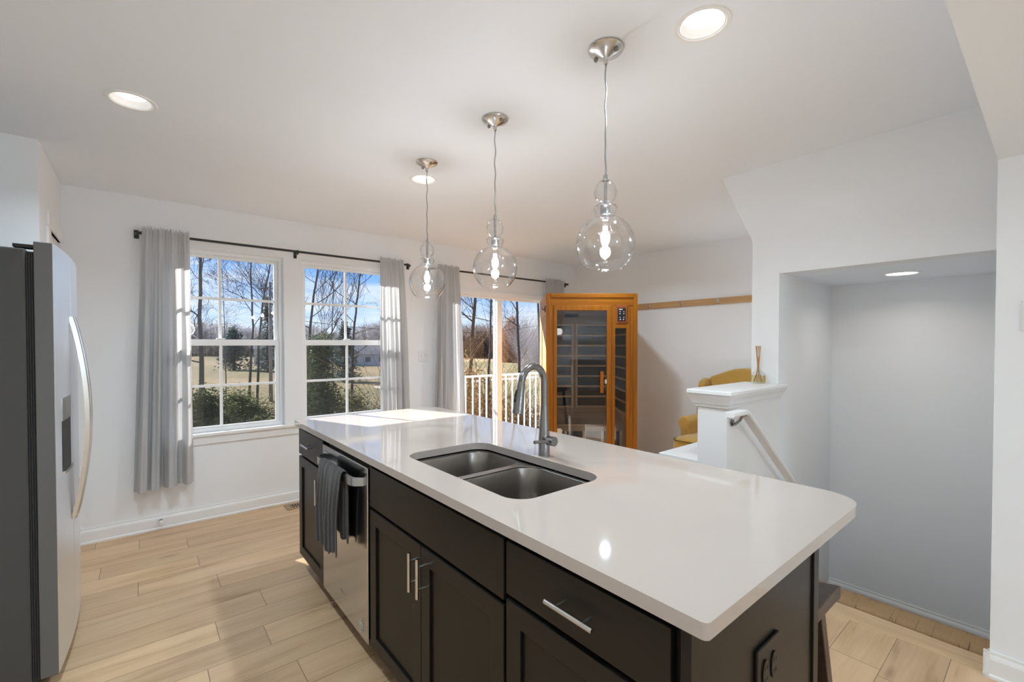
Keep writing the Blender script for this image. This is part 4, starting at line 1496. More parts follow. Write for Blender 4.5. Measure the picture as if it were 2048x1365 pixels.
# ================================================================= coat rail on the east wall
O = (XE - 0.01, 2.3, 1.79)
cr_ = empty('coat_rail', O, 'long oak coat rail fixed high on the far right wall', 'coat rack')
link('board', BM((XE - 0.02, XE - 0.0005, 1.24, 3.45, 1.787, 1.852)), M['rack'], parent=cr_, origin=O, bevel=0.002)
for yy in (3.06, 2.655, 2.245, 1.84):
    bm = bmesh.new()
    box(bm, XE - 0.024, XE - 0.02, yy - 0.009, yy + 0.009, 1.797, 1.842)
    tube(bm, [(XE - 0.022, yy, 1.812), (XE - 0.04, yy, 1.804), (XE - 0.055, yy, 1.810), (XE - 0.058, yy, 1.824)], 0.004, 8)
    tube(bm, [(XE - 0.022, yy, 1.834), (XE - 0.045, yy, 1.838)], 0.004, 8)
    link('hook', bm, M['nickel'], parent=cr_, origin=O, smooth=True)

# ================================================================= knee wall cap, handrail
ZK = 1.142
O = (2.56, 1.122, ZK)
bm = bmesh.new()
c0 = (2.205, XP + 0.022, 1.006, 1.240)
plate_with_holes(bm, [[(c0[0], c0[2]), (XP + 0.022, c0[2]), (XP + 0.022, 1.046), (XP - 0.001, 1.046), (XP - 0.001, c0[3]), (c0[0], c0[3])]], lambda p: (p[0], p[1], ZK), (0, 0, -0.022))
cap = struct('trim_4', bm, M['trim'], bevel=0.004)
bm = bmesh.new()
def ring(dx, z):
    return [Vector((2.255 - dx, 1.05 - dx, z)), Vector((XP - 0.001 + min(dx, 0.018), 1.05 - dx, z)), Vector((XP - 0.001, 1.202 + dx, z)), Vector((2.255 - dx, 1.202 + dx, z))]
prev = None
for dx, z in ((0.002, 1.052), (0.010, 1.052), (0.012, 1.066), (0.020, 1.070), (0.028, 1.092), (0.040, 1.112), (0.042, 1.1205)):
    rr = [bm.verts.new(p) for p in ring(dx, z)]
    if prev:
        for i in range(4):
            bm.faces.new((prev[i], prev[(i + 1) % 4], rr[(i + 1) % 4], rr[i]))
    prev = rr
struct('trim_5', bm, M['trim'])

O = (2.29, 0.99, 1.03)
hr = empty('stair_handrail', O, 'white wooden handrail sloping down along the half wall of the stairs', 'handrail')
bm = bmesh.new()
pr = [(-0.020, -0.012), (0.020, -0.012), (0.026, -0.004), (0.024, 0.010), (-0.024, 0.010), (-0.026, -0.004)]
RS = (0.655 - 1.039) / (2.801 - 2.29)
secs = [(2.115, 1.045), (2.268, 1.045), (2.288, 1.036), (2.7, 1.036 + 0.412 * RS), (3.02, 1.036 + 0.732 * RS)]
rws = []
for x, z in secs:
    rws.append([bm.verts.new((x, 0.975 + a, z + b)) for a, b in pr])
for a, b in zip(rws, rws[1:]):
    for i in range(len(pr)):
        bm.faces.new((a[i], a[(i + 1) % len(pr)], b[(i + 1) % len(pr)], b[i]))
bm.faces.new(rws[0]); bm.faces.new(rws[-1])
link('rail', bm, M['trim'], parent=hr, origin=O)
for xb in (2.262, 2.9):
    zb = 1.032 if xb < 2.3 else 1.022 + (xb - 2.288) * RS
    bm = bmesh.new()
    tube(bm, [(xb + 0.045, 1.049, zb - 0.055), (xb + 0.042, 1.03, zb - 0.060), (xb + 0.015, 0.995, zb - 0.030), (xb, 0.978, zb - 0.004)], [0.010, 0.007, 0.007, 0.007], 10)
    box(bm, xb - 0.022, xb + 0.022, 0.966, 0.984, zb - 0.008, zb + 0.002)
    tube(bm, [(xb + 0.045, 1.0495, zb - 0.055), (xb + 0.045, 1.043, zb - 0.055)], 0.018, 16)
    link('bracket', bm, M['faucet'], parent=hr, origin=O, smooth=True, auto=50)

# ================================================================= reed diffuser on the cap
DXp, DYp = 2.838, 1.138
O = (DXp, DYp, ZK)
rdf = empty('reed_diffuser', O, 'small glass reed diffuser standing on the white half wall cap', 'diffuser')
bm = bmesh.new()
ob = [(0.0, 0.001), (0.036, 0.001), (0.0395, 0.006), (0.0395, 0.052), (0.036, 0.060), (0.022, 0.070), (0.013, 0.078), (0.012, 0.092), (0.014, 0.094)]
ib = [(0.0115, 0.094), (0.0095, 0.091), (0.0105, 0.079), (0.019, 0.069), (0.033, 0.058), (0.0365, 0.051), (0.0365, 0.008), (0.0, 0.006)]
lathe(bm, O, ob + ib, 32)
link('bottle', bm, M['bottle'], parent=rdf, origin=O, smooth=True)
bm = bmesh.new()
lathe(bm, O, [(0.0, 0.0075), (0.0355, 0.0085), (0.0355, 0.046), (0.0, 0.046)], 28)
link('oil', bm, M['oil'], parent=rdf, origin=O, smooth=True, auto=40)
bm = bmesh.new()
a0 = math.atan2(-0.95, -0.1)
for k in range(6):
    a, b = a0 - 0.32 + k * 0.107, a0 - 0.32 + (k + 1) * 0.107
    prism(bm, [(DXp + 0.0400 * math.cos(t), DYp + 0.0400 * math.sin(t), ZK + z) for t, z in ((a, 0.012), (b, 0.012), (b, 0.048), (a, 0.048))], (0.0004 * math.cos(a), 0.0004 * math.sin(a), 0))
link('paper_label', bm, M['gold'], parent=rdf, origin=O)
random.seed(4)
for k in range(7):
    a = 2 * PI * k / 7
    bm = bmesh.new()
    tube(bm, [(DXp - 0.024 * math.cos(a), DYp - 0.024 * math.sin(a), ZK + 0.010), (DXp + 0.004 * math.cos(a + 1), DYp + 0.004 * math.sin(a + 1), ZK + 0.095), (DXp + 0.013 * math.cos(a), DYp + 0.013 * math.sin(a), ZK + 0.222)], 0.0019, 6)
    link('reed', bm, M['reed'], parent=rdf, origin=O)

# shaded lamp added unseen behind the stair partition to brighten the east wall
O = (4.15, 1.46, 0)
tl = empty('added_floor_lamp', O, 'added unseen floor lamp with a drum shade behind the stair partition', 'floor lamp')
bm = bmesh.new()
lathe(bm, O, [(0.0, 0.0), (0.13, 0.0), (0.13, 0.018), (0.02, 0.03), (0.011, 0.05), (0.011, 1.22), (0.0, 1.22)], 28)
link('pole', bm, M['nickel'], parent=tl, origin=O, smooth=True, auto=40)
bm = bmesh.new()
lathe(bm, O, [(0.15, 1.18), (0.13, 1.42)], 32)
link('lamp_shade', bm, cloth_mat('lamp_linen', (0.85, 0.85, 0.84), 0.6), parent=tl, origin=O, smooth=True)
ld = bpy.data.lights.new('floor_fill_bulb', 'POINT')
ld.energy = CORNER_FILL_W
ld.shadow_soft_size = 0.05
ld.color = (0.80, 0.92, 1.0)
lo = bpy.data.objects.new('floor_fill_bulb', ld)
lo.location = (4.15, 1.46, 1.30)
COL.objects.link(lo)

# ================================================================= console table beside the knee wall
O = (2.75, 1.335, 0)
tb = empty('console_table', O, 'glossy white narrow table beside the half wall near the sauna', 'table')
link('tabletop', BM((2.295, 3.25, 1.215, 1.458, 0.728, 0.752)), M['white_gloss'], parent=tb, origin=O, bevel=0.003)
for xx in (2.32, 3.19):
    for yy in (1.225, 1.415):
        link('leg', BM((xx, xx + 0.035, yy, yy + 0.035, 0.0, 0.728)), M['white_gloss'], parent=tb, origin=O)

# ================================================================= mustard wing chair
O = (4.14, 1.92, 0)
ch = empty('wing_armchair', O, 'mustard yellow upholstered armchair against the wall behind the half wall', 'armchair')
def soft(name, b, mat=M['mustard'], parent=ch, bev=0.04, lv=2):
    bm = bmesh.new()
    box(bm, *b)
    o = link(name, bm, mat, parent=parent, origin=O, smooth=True)
    md = o.modifiers.new('bevel', 'BEVEL')
    md.width = bev
    md.segments = 4
    md.limit_method = 'NONE'
    return o
CY0, CY1 = 1.52, 2.285
soft('base', (3.80, 4.50, CY0 + 0.02, CY1 - 0.02, 0.14, 0.34), bev=0.03)
bm = bmesh.new()
ol = rrect(3.745, 4.36, CY0 + 0.10, CY1 - 0.03, 0.1, 8, radii=(0.09, 0.02, 0.02, 0.09))
lv_ = [(0.345, -0.015), (0.365, 0.004), (0.44, 0.010), (0.49, 0.004), (0.515, -0.02), (0.528, -0.07), (0.532, -0.16)]
prev = None
cx_, cy_ = 4.05, 1.92
for z, gr in lv_:
    lp = []
    for x, y in ol:
        dx, dy = x - cx_, y - cy_
        L_ = math.hypot(dx, dy)
        lp.append(bm.verts.new((cx_ + dx * (1 + gr / L_), cy_ + dy * (1 + gr / L_), z)))
    if prev:
        for i in range(len(lp)):
            bm.faces.new((prev[i], prev[(i + 1) % len(lp)], lp[(i + 1) % len(lp)], lp[i]))
    else:
        bm.faces.new(lp)
    prev = lp
bm.faces.new(prev)
sc_ = link('seat_cushion', bm, M['mustard'], parent=ch, origin=O, smooth=True)
bm = bmesh.new()
tube(bm, [(x + (x - cx_) * 0.012, y + (y - cy_) * 0.012, 0.50) for x, y in ol] + [(ol[0][0], ol[0][1], 0.50)], 0.006, 8)
link('piping', bm, M['piping'], parent=sc_, origin=O, smooth=True)
for s, ya_ in ((1, CY1 - 0.05), (-1, CY0 + 0.05)):
    bm = bmesh.new()
    pr = []
    for k in range(17):                                     # rolled arm: upright panel with a scroll on top
        a = -0.55 + k / 16 * (PI + 1.1)
        pr.append((ya_ + 0.058 * math.cos(a) + s * 0.012, 0.628 + 0.062 * math.sin(a)))
    pr = [(ya_ + 0.045, 0.30), (ya_ + 0.045, 0.56)] + pr + [(ya_ - 0.045, 0.56), (ya_ - 0.045, 0.30)]
    prism(bm, [(3.95, y, z) for y, z in pr], (0.50, 0, 0))
    link('armrest', bm, M['mustard'], parent=ch, origin=O, smooth=True, auto=50, bevel=0.012)
# high back with a camel crest and wings
bm = bmesh.new()
n = 26
fr_, bk_ = [], []
def crest(y):
    t = (y - 1.905) / 0.335
    return 1.055 + 0.085 * math.cos(max(-1, min(1, t * 1.1)) * PI / 2) ** 1.2
pts = [(CY0 + 0.06, 0.34)] + [(CY0 + 0.06 + (CY1 - CY0 - 0.12) * k / n, crest(CY0 + 0.06 + (CY1 - CY0 - 0.12) * k / n)) for k in range(n + 1)] + [(CY1 - 0.06, 0.34)]
prism(bm, [(4.36, y, z) for y, z in pts], (0.17, 0, 0))
for v in bm.verts:
    v.co.x += (v.co.z - 0.34) * 0.06
link('backrest', bm, M['mustard'], parent=ch, origin=O, smooth=True, auto=60, bevel=0.035)
for yy in (CY1 - 0.035, CY0 + 0.035):
    bm = bmesh.new()
    pts = [(4.24, 0.60), (4.25, 0.74), (4.26, 0.88), (4.265, 0.95), (4.29, 1.005), (4.36, 1.035), (4.45, 1.03), (4.55, 0.99), (4.55, 0.60)]
    prism(bm, [(x, yy - 0.035, z) for x, z in pts], (0, 0.07, 0))
    link('wing', bm, M['mustard'], parent=ch, origin=O, smooth=True, auto=60, bevel=0.025)
for xx in (3.85, 4.44):
    for yy in (CY0 + 0.07, CY1 - 0.07):
        bm = bmesh.new()
        tube(bm, [(xx, yy, 0.0), (xx, yy, 0.145)], [0.016, 0.026], 10)
        link('leg', bm, M['dark_leg'], parent=ch, origin=O)

# ================================================================= switches, register, door stop
def switch(name, label, origin, plate, toggles, n):
    r = empty(name, origin, label, 'light switch')
    link('cover_plate', BM(plate), M['plate'], parent=r, origin=origin, bevel=0.002)
    for t in toggles:
        link('toggle', BM(t), M['plate'], parent=r, origin=origin, bevel=0.001)
    return r
sx, sz = 2.285, 1.25
switch('light_switch', 'white double light switch on the wall between the curtains', (sx, YW - 0.003, sz), (sx - 0.057, sx + 0.057, YW - 0.006, YW - 0.0003, sz - 0.058, sz + 0.058),
       [(sx + d - 0.005, sx + d + 0.005, YW - 0.015, YW - 0.005, sz - 0.008, sz + 0.012) for d in (-0.023, 0.023)], 2)
switch('light_switch', 'white switch plate cut by the right edge of the view', (2.697, 0.04, 1.487), (2.694, 2.6997, -0.018, 0.096, 1.430, 1.545), [(2.685, 2.695, 0.057, 0.067, 1.48, 1.50), (2.685, 2.695, 0.011, 0.021, 1.48, 1.50)], 2)
switch('light_switch', 'white toggle switch showing past the edge of the right wall', (2.80, YR + 0.003, 1.27), (2.755, 2.825, YR + 0.0003, YR + 0.005, 1.212, 1.328), [(2.784, 2.796, YR + 0.004, YR + 0.016, 1.262, 1.284)], 1)

O = (1.08, 4.10, 0)
rg = empty('floor_register', O, 'brown slotted floor vent on the planks by the far end of the island', 'vent')
bm = bmesh.new()
plate_with_holes(bm, [rect(0.925, 1.24, 4.03, 4.17), rect(0.965, 1.20, 4.055, 4.145)], lambda p: (p[0], p[1], 0.0005), (0, 0, 0.005))
link('frame', bm, M['vent_metal'], parent=rg, origin=O)
link('duct_shade', BM((0.965, 1.20, 4.055, 4.145, 0.0004, 0.001)), M['black'], parent=rg, origin=O)  # thin black sheet painting the shade between the slats
bm = bmesh.new()
for k in range(12):
    x = 0.972 + k * 0.0195
    box(bm, x, x + 0.007, 4.055, 4.145, 0.001, 0.005)
box(bm, 0.965, 1.20, 4.098, 4.102, 0.001, 0.005)
link('slats', bm, M['vent_metal'], parent=rg, origin=O)

O = (0.105, YW - 0.03, 0.066)
ds = empty('door_stop', O, 'small round metal door stop on the baseboard under the left curtain', 'door stop')
bm = bmesh.new()
tube(bm, [(0.105, YW - 0.013, 0.066), (0.105, YW - 0.055, 0.066)], [0.011, 0.007], 14)
link('stem', bm, M['faucet'], parent=ds, origin=O, smooth=True, auto=40)
bm = bmesh.new()
tube(bm, [(0.105, YW - 0.055, 0.066), (0.105, YW - 0.068, 0.066), (0.105, YW - 0.070, 0.066)], [0.0135, 0.0135, 0.010], 14)
link('rubber_tip', bm, M['plate'], parent=ds, origin=O, smooth=True, auto=40)

# ================================================================= outdoors
GZ = -3.0
struct('ground', BM((-150, 420, YW + 0.4, 520, GZ - 0.3, GZ)), M['ground'])
# balcony with white railing outside the sliding door
bx0, bx1, by = 2.2, 5.2, 4.93
struct('deck', BM((bx0, bx1, YW + WT, by + 0.08, -0.20, -0.04)), M['deck'])
O = (3.7, by, -0.04)
bl = empty('balcony_railing', O, 'white balcony railing with thin balusters outside the glass door', 'railing')
bm = bmesh.new()
box(bm, bx0, bx1, by - 0.022, by + 0.022, 0.93, 0.955)
box(bm, bx0, bx1, by - 0.015, by + 0.015, 0.03, 0.055)
link('rails', bm, M['rail_white'], parent=bl, origin=O, bevel=0.003)
k = 0
x = bx0 + 0.06
while x < bx1 - 0.03:
    link('baluster', BM((x - 0.0075, x + 0.0075, by - 0.0075, by + 0.0075, 0.055, 0.93)), M['rail_white'], parent=bl, origin=O)
    x += 0.113
for x in (bx0 + 0.02, bx1 - 0.02):
    link('post', BM((x - 0.02, x + 0.02, by - 0.02, by + 0.02, -0.04, 0.93)), M['rail_white'], parent=bl, origin=O)

def at(px, depth, z=GZ):
    """World point seen at image column px, depth metres along the view direction."""
    p = cfw * depth + crt * ((px - 1024) / 901.5 * depth)
    return Vector((p.x, p.y, z))

def mesh_obj(name, verts, faces, mat, parent=None, origin=(0, 0, 0), smooth=False):
    off = Vector(origin)
    me = bpy.data.meshes.new(name)
    me.from_pydata([tuple(Vector(v) - off) for v in verts], [], faces)
    me.materials.append(mat)
    if smooth:
        for p in me.polygons:
            p.use_smooth = True
    o = bpy.data.objects.new(name, me)
    COL.objects.link(o)
    if parent is not None:
        o.parent = parent
    else:
        o.location = off
    return o

def seg_tube(V, F, p, q, r0, r1, n=5):
    d = q - p
    if d.length < 1e-6:
        return
    t = d.normalized()
    a = t.cross(Vector((0.31, 0.2, 0.93)))
    if a.length < 1e-3:
        a = t.cross(Vector((1, 0, 0)))
    a.normalize()
    b = t.cross(a)
    s = len(V)
    for c, r in ((p, r0), (q, r1)):
        for k in range(n):
            an = 2 * PI * k / n
            V.append(c + (a * math.cos(an) + b * math.sin(an)) * r)
    for k in range(n):
        k2 = (k + 1) % n
        F.append((s + k, s + k2, s + n + k2, s + n + k))

def grow(V, F, p, d, length, r, lvl, rnd, spread, up=0.12, n=5, rmin=0.004):
    steps = max(3, int(4 + 2 * lvl))
    for i in range(steps):
        d = (d + Vector((rnd.gauss(0, 1), rnd.gauss(0, 1), rnd.gauss(0, 0.6))) * 0.13 + Vector((0, 0, up * 0.3))).normalized()
        q = p + d * (length / steps)
        r1 = max(rmin, r * (1 - 0.55 / steps))
        seg_tube(V, F, p, q, r, r1, n if lvl > 1 else 3)
        p, r = q, r1
        if lvl > 0 and i >= 1 and rnd.random() < 0.7:
            ang = rnd.uniform(0, 2 * PI)
            a = d.orthogonal().normalized()
            b = d.cross(a)
            side = (a * math.cos(ang) + b * math.sin(ang))
            nd = (d * (1 - spread) + side * spread + Vector((0, 0, up))).normalized()
            grow(V, F, p, nd, length * rnd.uniform(0.42, 0.68), r * rnd.uniform(0.42, 0.6), lvl - 1, rnd, spread, up, n, rmin)

def bare_tree(px, depth, label, trunk, seed, r, lvl=3, spread=0.55, first=2.2, top=None, mat='bark', limb=3.0, up=0.12):
    """trunk: list of (image column, height) the trunk passes through."""
    rnd = random.Random(seed)
    base = at(trunk[0][0], depth)
    root = empty('bare_tree', base, label, 'tree', 'bare winter trees outside')
    pts = [at(a, depth, GZ + h) for a, h in trunk]
    fine = []
    for p, q in zip(pts, pts[1:]):
        for k in range(4):
            t = k / 4
            fine.append(p.lerp(q, t) + Vector((rnd.gauss(0, 1), rnd.gauss(0, 1), 0)) * r * 0.22)
    fine.append(pts[-1])
    V, F = [], []
    n = len(fine)
    rad = [r * (1 - 0.72 * i / (n - 1)) for i in range(n)]
    for i in range(n - 1):
        seg_tube(V, F, fine[i], fine[i + 1], rad[i], rad[i + 1], 10)
    mesh_obj('trunk', V, F, M[mat], parent=root, origin=base, smooth=True)
    V, F = [], []
    for i in range(1, n):
        h = fine[i].z - GZ
        if h < first:
            continue
        for _ in range(2 if rnd.random() < 0.2 else 1):
            a = rnd.uniform(0, 2 * PI)
            d = Vector((math.cos(a), math.sin(a), rnd.uniform(0.15, 0.8))).normalized()
            grow(V, F, fine[i], d, limb * rnd.uniform(0.6, 1.15) * (1 - 0.4 * i / n), rad[i] * rnd.uniform(0.32, 0.5), lvl, rnd, spread, up)
    mesh_obj('branches', V, F, M[mat], parent=root, origin=base)
    return root

bare_tree(400, 15, 'bare tree with the thickest straight trunk, by the left curtain', [(402, 0), (402, 3), (402, 6), (402, 9.5)], 1, 0.10, first=3.2, limb=2.6, lvl=3)
bare_tree(505, 17, 'slim bare tree with wavy leaning trunk in the left window', [(492, 0), (500, 3), (506, 5), (504, 7), (508, 9.5)], 2, 0.055, first=4.4, limb=2.6, lvl=3)
bare_tree(525, 21, 'small forked bare tree leaning right in the left window', [(512, 0), (517, 4.5), (527, 6.3), (543, 8.2), (552, 9.6)], 3, 0.06, first=5, limb=2.0, lvl=2)
bare_tree(622, 14, 'many-limbed bare tree in the middle pane of the right window', [(616, 0), (616, 3.8), (622, 5.2), (636, 6.6), (652, 8.2)], 4, 0.055, first=3.6, limb=3.2, lvl=3, spread=0.4, up=0.3)
bare_tree(710, 15, 'bare tree with curved leaning trunk in the right window', [(700, 0), (704, 4), (712, 5.4), (720, 6.6), (738, 8.0)], 5, 0.05, first=4, limb=2.2, lvl=2)
bare_tree(945, 13, 'tall bare tree with forked trunk left in the glass door', [(935, 0), (940, 3.2), (947, 5), (953, 6.5), (958, 8.2), (960, 9.5)], 6, 0.065, first=4.2, limb=2.6, lvl=3, mat='bark2')
bare_tree(982, 15, 'dark straight bare tree beside the centre stile of the glass door', [(972, 0), (976, 2.6), (981, 4.5), (983, 7), (985, 9)], 7, 0.055, first=4.4, limb=2.6, lvl=3)
bare_tree(1030, 16, 'bare tree leaning left in the right pane of the glass door', [(1040, 0), (1038, 4), (1033, 6), (1022, 7.2), (1012, 8.6)], 8, 0.065, first=4.6, limb=2.2, lvl=2)
bare_tree(1072, 17, 'bare tree trunk beside the sauna edge in the glass door', [(1084, 0), (1080, 4), (1074, 6.6), (1066, 9.0)], 9, 0.07, first=5.5, limb=2.2, lvl=2)
bare_tree(450, 26, 'thin bare sapling between the panes of the left window', [(452, 0), (450, 5), (446, 8.5)], 10, 0.035, first=3, limb=2.2, lvl=2)
bare_tree(665, 24, 'thin bare sapling in the lower half of the right window', [(668, 0), (664, 5), (670, 9)], 12, 0.035, first=3, limb=2.4, lvl=2)

# leafy masses built from many small leaf faces over a woody core
def leaves(V, F, n, fn, size, rnd, flat=0.5):
    for _ in range(n):
        p = fn()
        d1 = Vector((rnd.gauss(0, 1), rnd.gauss(0, 1), rnd.gauss(0, flat))).normalized() * size * rnd.uniform(0.6, 1.4)
        d2 = d1.cross(Vector((rnd.gauss(0, 1), rnd.gauss(0, 1), rnd.gauss(0, 1)))).normalized() * size * 0.35
        s = len(V)
        V.extend((p - d1, p + d2, p + d1, p - d2))
        F.append((s, s + 1, s + 2, s + 3))

def evergreen(px, depth, height, radius, label, seed, mat='ever', n=5200, size=0.09, cone=True, cat='tree', name='evergreen_tree', group='evergreens outside'):
    rnd = random.Random(seed)
    base = at(px, depth)
    root = empty(name, base, label, cat, group)
    V, F = [], []
    seg_tube(V, F, base, base + Vector((0, 0, height * 0.9)), radius * 0.09 + 0.02, 0.02, 8)
    mesh_obj('trunk', V, F, M['bark2'], parent=root, origin=base)
    V, F = [], []
    br = [(rnd.uniform(0.04, 1.0), rnd.uniform(0, 2 * PI), rnd.uniform(0.55, 1.12)) for _ in range(64)]
    def fn():
        if rnd.random() < 0.72:
            h, a, k = br[rnd.randrange(64)]
            t = rnd.random() ** 0.7
            R = radius * k * ((1 - h) ** 0.7 if cone else math.sqrt(max(0.03, 1 - (2 * h - 0.9) ** 2)))
            return base + Vector((math.cos(a) * R * t, math.sin(a) * R * t, h * height + t * 0.12 * radius)) + Vector((rnd.gauss(0, 1), rnd.gauss(0, 1), rnd.gauss(0, 1))) * radius * 0.11
        h = rnd.random()
        a = rnd.uniform(0, 2 * PI)
        R = radius * ((1 - h) ** 0.7 if cone else math.sqrt(max(0.03, 1 - (2 * h - 0.9) ** 2))) * rnd.random() ** 0.5
        return base + Vector((math.cos(a) * R, math.sin(a) * R, h * height))
    leaves(V, F, n, fn, size, rnd)
    mesh_obj('foliage', V, F, M[mat], parent=root, origin=base)
    return root

evergreen(640, 9.0, 4.25, 1.15, 'dark bushy cedar filling the lower left of the right window', 31, n=24000, size=0.042)
evergreen(415, 8.5, 3.2, 1.3, 'low dark evergreen under the left curtain edge of the left window', 32, n=20000, size=0.042, cone=False)
evergreen(478, 10.5, 3.15, 1.25, 'olive cedar bush in the lower middle of the left window', 33, mat='ever2', n=22000, size=0.042, cone=False)
evergreen(540, 8.8, 2.6, 1.15, 'olive green bush in the lower right of the left window', 34, mat='ever2', n=20000, size=0.042, cone=False)
evergreen(705, 11, 3.0, 1.2, 'olive green bush in the lower right of the right window', 35, mat='ever2', n=18000, size=0.042, cone=False)
evergreen(756, 9, 2.7, 1.0, 'olive bush behind the curtain at the right window', 36, mat='ever2', n=14000, size=0.042, cone=False)
evergreen(690, 52, 6.6, 2.0, 'small conical pine standing far off in the right window', 37, mat='far_ever', n=2500, size=0.22)
evergreen(468, 75, 6.6, 3.0, 'broad distant pine in the left window', 38, mat='far_ever', n=2600, size=0.3)
evergreen(536, 70, 10.4, 2.2, 'distant slim pine beside the utility pole', 39, mat='far_ever', n=1800, size=0.3)

def thicket(name, label, cat, boxes, mat, seed, tw=300, n=5000, size=0.07, kind='stuff'):
    """Undergrowth: twigs rising from the ground with small leaves, in several clumps (px, depth, half width m, height)."""
    rnd = random.Random(seed)
    base = at(boxes[0][0], boxes[0][1])
    V, F = [], []
    for px, dep, hwid, hgt in boxes:
        c = at(px, dep)
        for _ in range(tw):
            a, rr = rnd.uniform(0, 2 * PI), hwid * math.sqrt(rnd.random())
            p = c + Vector((math.cos(a) * rr, math.sin(a) * rr, 0))
            L = hgt * rnd.uniform(0.5, 1.1)
            d = Vector((rnd.gauss(0, 0.3), rnd.gauss(0, 0.3), 1)).normalized()
            for s in range(4):
                d = (d + Vector((rnd.gauss(0, 0.22), rnd.gauss(0, 0.22), 0))).normalized()
                q = p + d * L / 4
                seg_tube(V, F, p, q, 0.011 - s * 0.002, 0.009 - s * 0.002, 3)
                if s > 0:
                    e2 = (d + Vector((rnd.gauss(0, 0.7), rnd.gauss(0, 0.7), 0.2))).normalized()
                    seg_tube(V, F, q, q + e2 * L * 0.22, 0.005, 0.003, 3)
                p = q
        def fn():
            a, rr = rnd.uniform(0, 2 * PI), hwid * math.sqrt(rnd.random())
            h = rnd.random() ** 0.8
            return c + Vector((math.cos(a) * rr, math.sin(a) * rr, h * hgt * (1 - 0.35 * (rr / hwid) ** 2)))
        leaves(V, F, n, fn, size, rnd)
    o = mesh_obj(name, V, F, M[mat], origin=base)
    tag(o, label, cat, kind=kind)
    return o
thicket('brown_undergrowth', 'brown leafy undergrowth below the balcony behind the glass door', 'undergrowth', [(916, 10, 0.9, 4.3), (945, 10.5, 0.8, 3.9), (985, 10, 0.5, 2.7), (1012, 9.5, 0.6, 3.3), (1043, 10, 0.6, 3.0), (1076, 9.5, 0.6, 3.3)], 'brush', 51, tw=170, n=3000, size=0.06)
thicket('dark_undergrowth', 'dense dark undergrowth below the two sash windows', 'undergrowth', [(420, 12, 1.6, 2.4), (500, 13, 1.6, 2.3), (640, 12, 1.6, 2.6), (720, 13, 1.6, 2.5), (560, 10, 1.2, 2.2)], 'twig', 52, tw=200, n=1800, size=0.05)
thicket('russet_tree', 'tall russet leaved tree right of the centre stile of the glass door', 'tree', [(1024, 105, 2.3, 11.0), (1010, 107, 1.7, 7.5)], 'russet', 53, tw=200, n=11000, size=0.17, kind='thing')
thicket('pale_thicket', 'pale grey twiggy thicket near the sauna edge in the glass door', 'thicket', [(1060, 78, 1.9, 10.5), (1080, 76, 1.9, 10.5)], 'twig_pale', 55, tw=420, n=900, size=0.10, kind='thing')

# distant woods along the edge of the field
def woods(name, label, mat, seed, px0, px1, d0, d1, h0, h1, n, tw):
    rnd = random.Random(seed)
    V, F = [], []
    base = at((px0 + px1) / 2, (d0 + d1) / 2)
    for _ in range(n):
        px = rnd.uniform(px0, px1)
        dep = rnd.uniform(d0, d1)
        c = at(px, dep)
        h = rnd.uniform(h0, h1) * (0.85 + 0.3 * noise.noise((px * 0.02, 1.7, 0)))
        seg_tube(V, F, c, c + Vector((rnd.gauss(0, 0.3), rnd.gauss(0, 0.3), h * 0.85)), 0.18, 0.05, 3)
        w = h * rnd.uniform(0.18, 0.3)
        for _k in range(tw):
            hh = rnd.uniform(0.12, 0.8)
            a = rnd.uniform(0, 2 * PI)
            p = c + Vector((0, 0, hh * h)) + Vector((math.cos(a), math.sin(a), 0)) * w * rnd.random() * 0.6
            d = Vector((math.cos(a) * 0.8, math.sin(a) * 0.8, rnd.uniform(0.4, 1.4))).normalized()
            q = p + d * h * rnd.uniform(0.10, 0.26)
            sidev = d.cross(Vector((rnd.gauss(0, 1), rnd.gauss(0, 1), rnd.gauss(0, 1)))).normalized() * rnd.uniform(0.05, 0.13)
            s = len(V)
            V.extend((p - sidev, p + sidev, q))
            F.append((s, s + 1, s + 2))
    o = mesh_obj(name, V, F, M[mat], origin=base)
    tag(o, label, 'woods', kind='stuff')
woods('distant_woods', 'grey bare woods along the far edge of the field', 'far', 61, 250, 1250, 165, 205, 12, 17, 760, 70)
woods('distant_brush', 'dark tangled brush along the near field edge', 'twig', 62, 330, 1000, 150, 162, 4.5, 8.0, 420, 50)
woods('brown_woods', 'brownish bare woods behind the field seen in the glass door', 'brown_woods', 63, 905, 1003, 135, 150, 8, 12.5, 130, 90)

struct('path_field', BM((18, 120, 42, 44.2, GZ, GZ + 0.03)), M['path'])

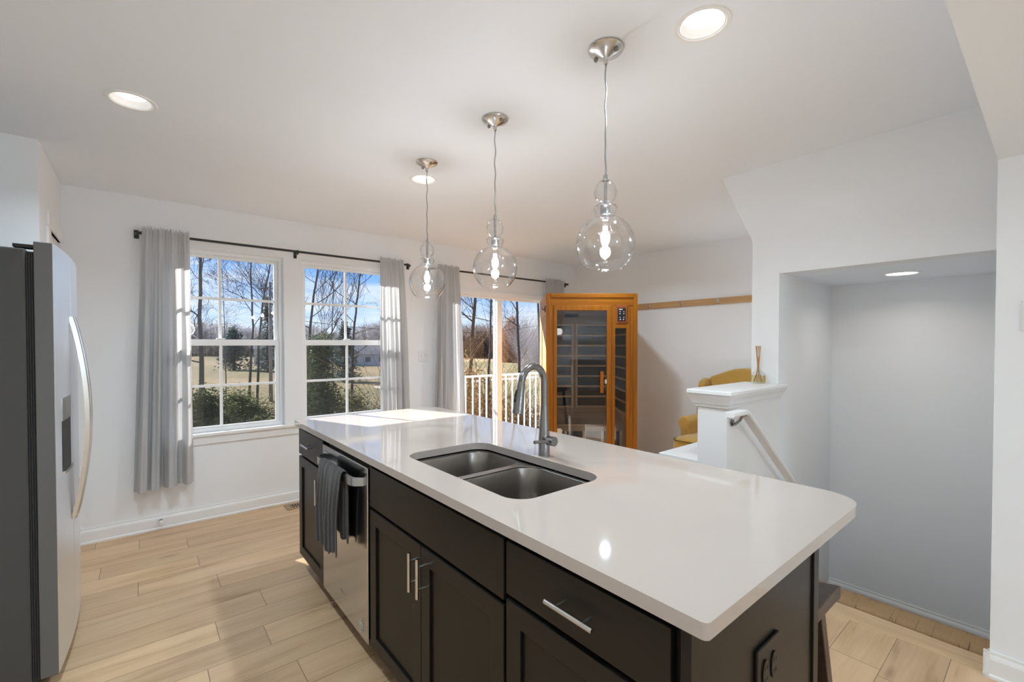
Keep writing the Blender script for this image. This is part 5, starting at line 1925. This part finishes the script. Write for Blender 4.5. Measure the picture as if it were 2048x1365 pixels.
# utility pole
pb = at(541, 34)
up_ = empty('utility_pole', pb, 'grey wooden utility pole in the left window', 'utility pole')
bm = bmesh.new()
tube(bm, [pb, pb + Vector((0, 0, 9.0))], [0.14, 0.10], 10)
link('mast', bm, M['pole'], parent=up_, origin=pb, smooth=True)
bm = bmesh.new()
c = pb + Vector((0, 0, 8.5))
tube(bm, [c - crt * 0.8, c + crt * 0.8], 0.05, 6)
link('crossarm', bm, M['pole'], parent=up_, origin=pb)
bm = bmesh.new()
tube(bm, [c + Vector((0, 0, -0.6)) - crt * 0.3, c + Vector((0, 0, -1.3)) - crt * 0.3], 0.16, 10)
link('transformer', bm, M['pole'], parent=up_, origin=pb)
wb = pb + Vector((0, 0, 6.4))
bm = bmesh.new()
q = at(1100, 60, GZ + 7.0)
pts = [wb.lerp(q, k / 20) - Vector((0, 0, 1.2 * math.sin(PI * k / 20))) for k in range(21)]
tube(bm, pts, 0.02, 4)
q2 = at(330, 40, GZ + 6.4)
tube(bm, [wb.lerp(q2, k / 12) - Vector((0, 0, 0.6 * math.sin(PI * k / 12))) for k in range(13)], 0.02, 4)
pw = link('power_line', bm, M['gasket'], parent=up_, origin=pb)

# two far houses
def house(px, dep, w, d, h, label, rot=0.0):
    b = at(px, dep)
    r = empty('far_house', b, label, 'house', 'houses beyond the field', rotz=rot)
    bm = bmesh.new()
    box(bm, -w / 2, w / 2, -d / 2, d / 2, 0, h)
    link('walls', bm, M['siding'], parent=r)
    bm = bmesh.new()
    prism(bm, [(-w / 2 - 0.3, -d / 2 - 0.3, h), (-w / 2 - 0.3, 0, h + d * 0.36), (-w / 2 - 0.3, d / 2 + 0.3, h)], (w + 0.6, 0, 0))
    link('roof', bm, M['roof'], parent=r)
    for x in (-w * 0.3, 0, w * 0.3):
        link('window', BM((x - 0.5, x + 0.5, -d / 2 - 0.03, -d / 2 + 0.02, h * 0.35, h * 0.75)), M['roof'], parent=r)
house(552, 90, 6, 5, 3.4, 'pale far house at the right edge of the left window', -YAW)
house(745, 92, 9, 6, 2.3, 'low pale far house at the right edge of the right window', -YAW)
house(655, 105, 7, 6, 3.2, 'far house with pale gable in the middle of the right window', -YAW + 0.5)
